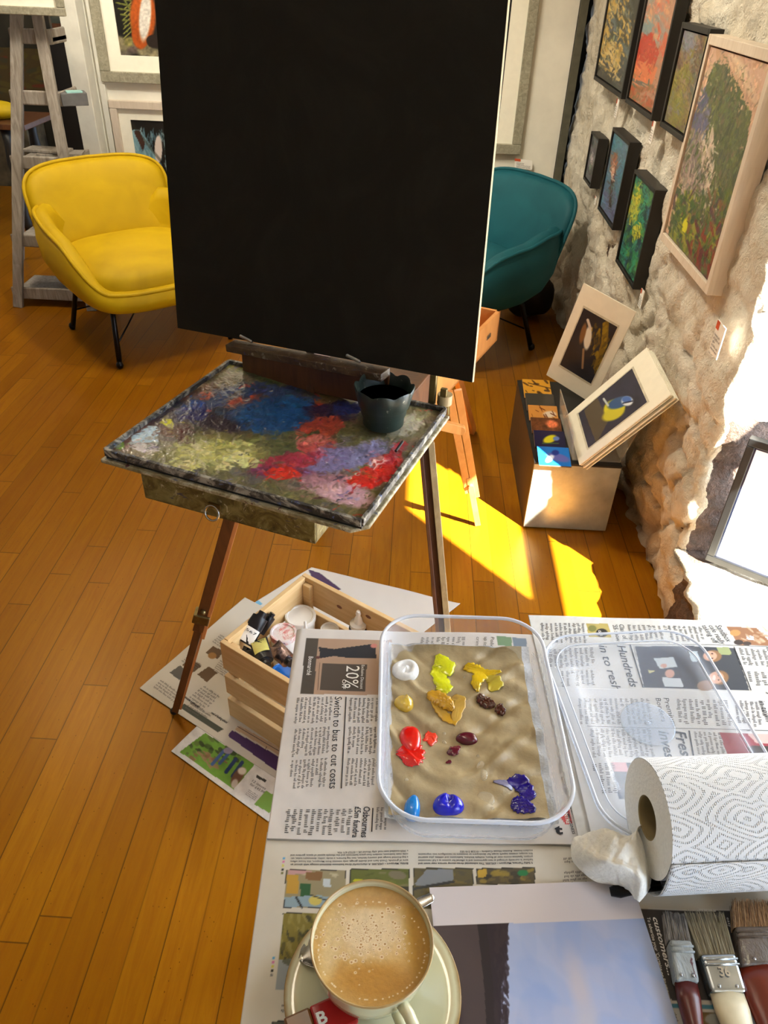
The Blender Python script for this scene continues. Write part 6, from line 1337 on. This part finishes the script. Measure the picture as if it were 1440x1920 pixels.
t.P(Base_Color=t.mix(k2, t.mix(edge, lin(206, 206, 176), lin(150, 116, 60)), lin(168, 130, 76)), Roughness=.12, Coat_Weight=.5); M['saucer'] = t.m
sa = thing('saucer', 'cream stoneware saucer with a brown rim under the coffee cup', 'saucer', (SC[0], SC[1], zs))
MB().lathe([(0, .003), (.034, .003), (.036, 0), (.040, 0), (.042, .004), (.060, .008), (.0735, .0145), (.0745, .0155), (.0735, .0168), (.060, .0108), (.043, .0072), (.030, .0068), (.028, .0058), (0, .0058)], (SC[0], SC[1], zs), 96).build('plate', M['saucer'], sa, smooth=True)
zc_ = zs + .0072
cu = thing('coffee_cup', 'cream stoneware cup of frothy coffee, foreground', 'cup', (CC[0], CC[1], zc_))
t, r, n = glaze(); sp = [x for x in t.t.nodes if x.type == 'SEPXYZ'][0]
e = t.ramp(t.math('ADD', sp.outputs[2], t.math('MULTIPLY', t.math('SUBTRACT', n, .5), .003)), [(.0625, (0, 0, 0, 1)), (.0640, (1, 1, 1, 1))])
t.P(Base_Color=t.mix(e, lin(210, 206, 172), lin(168, 136, 84)), Roughness=.12, Coat_Weight=.5); M['cup'] = t.m
MB().lathe([(0, .002), (.022, .002), (.024, 0), (.027, 0), (.028, .004), (.037, .014), (.0445, .030), (.0483, .048), (.0497, .062), (.0503, .0652), (.0497, .0664), (.0485, .0656), (.0478, .060), (.0462, .048), (.042, .030), (.034, .015), (.0, .010)], (CC[0], CC[1], zc_), 112).build('bowl', M['cup'], cu, smooth=True)
hd = _n(np.array([.55, -.85, 0])); MB().tube([CC + UP * (zc_ + z) + hd * d for d, z in ((.046, .052), (.058, .056), (.070, .050), (.074, .038), (.066, .024), (.052, .020), (.040, .022))], [.005, .0048, .0048, .005, .005, .005, .004], 14).build('handle', M['cup'], cu, smooth=True)
# coffee surface
N_ = 220; r0 = .0476; zf_ = zc_ + .0585
a = Art((CC[0] - r0, CC[1] - r0, zf_), (CC[0] + r0, CC[1] - r0, zf_), (CC[0] - r0, CC[1] + r0, zf_), N_, N_, (190, 150, 84))
a.mott(40, .10, 7); a.mott(12, .05, 17); a.ell((690, 1745), (70, 52), (214, 190, 150), 0, .9, .3); a.ell((700, 1840), (70, 34), (176, 126, 44), 5, .9, .3); a.ell((790, 1760), (26, 90), (172, 128, 36), -8, .8, .2); a.ell((700, 1690), (80, 12), (190, 150, 90), 0, .8, .3); a.ell((622, 1770), (18, 60), (206, 180, 130), 10, .9)
rr = random.Random(5); a.mott(5, .05, 27)
for k in range(330):
    x_, y_ = rr.gauss(690, 38), rr.gauss(1755, 28); q_ = rr.choice([.9, 1.1, 1.3, 1.6, 2.2, 3.0]); a.ell((x_, y_), (q_ * 1.3, q_ * 1.2), (224, 204, 170), 0, .6); a.ell((x_, y_), (q_ * .7, q_ * .6), (164, 120, 66), 0, .6)
for k in range(60):
    an = rr.uniform(0, 2 * PI); x_, y_ = 697 + 100 * math.cos(an), 1783 + 92 * math.sin(an); a.ell((x_, y_), (1.6, 1.5), (226, 206, 170), 0, .5)
a.H = np.clip(1 - ((a.u - .5) ** 2 + (a.v - .5) ** 2) * 4, 0, 1) * .0006
o = a.build('coffee_froth', vcol('froth', .42, .3, 200), cu)
me = o.data; bm_ = __import__('bmesh').new(); bm_.from_mesh(me)
lx, ly = CC[0] - world_loc(cu)[0], CC[1] - world_loc(cu)[1]
__import__('bmesh').ops.delete(bm_, geom=[f for f in bm_.faces if math.hypot(f.calc_center_median().x - lx, f.calc_center_median().y - ly) > r0], context='FACES'); bm_.to_mesh(me); bm_.free()
t_ = thing('teaspoon', 'steel teaspoon resting on the saucer behind the cup', 'spoon', SC + UP * zs)
s_a = atz(813, 1681, zs + .024); s_b = atz(583, 1790, zs + .014); dv = _n(s_b - s_a); sx = np.cross(dv, UP)
rings = []
LL = np.linalg.norm(s_b - s_a)
for f_, w_, hz in ((0, .0022, .001), (.02, .0045, .001), (.10, .0052, .001), (.3, .0032, .0012), (.62, .0021, .0013), (.72, .003, .0012), (.8, .009, .0009), (.9, .0135, .0008), (1.0, .0125, .0008), (1.06, .007, .0008), (1.09, .001, .0008)):
    dip = -.004 * math.exp(-((f_ - .92) / .09) ** 2); p = s_a + (s_b - s_a) * f_ + UP * dip
    rings.append([p + sx * w_ * math.cos(q_) + UP * (hz * math.sin(q_) + .003 * (abs(math.cos(q_)) ** 2) * (1 if f_ > .76 else 0)) for q_ in [2 * PI * j / 20 for j in range(20)]])
MB().loft(rings).build('spoon', M['steel'], t_, smooth=True)
t_ = thing('biscuit_packet', 'small red and brown wrapped biscuit on the saucer in front of the cup', 'biscuit', SC + UP * (zs + .014))
b0 = atz(600, 1915, zs + .018); R5 = np.array(Matrix.Rotation(math.radians(26), 3, 'Z'))
MB().box(b0 + R5 @ np.array([-.016, 0, 0]), (.022, .026, .006), R5).build('brown_wrapper', flat('brown_wrapper', (112, 70, 30), .3), t_, bevel=.002)
MB().box(b0 + R5 @ np.array([.012, 0, 0]), (.034, .026, .0062), R5).build('red_wrapper', flat('red_wrapper', (170, 16, 22), .28), t_, bevel=.002)
b = MB(); text(b, 'B', b0 + R5 @ np.array([-.002, -.004, 0]), b0 + R5 @ np.array([.006, -.004, 0]), .010, lift=.0036, bold=.03); b.build('wrapper_letter', M['paper'], t_)
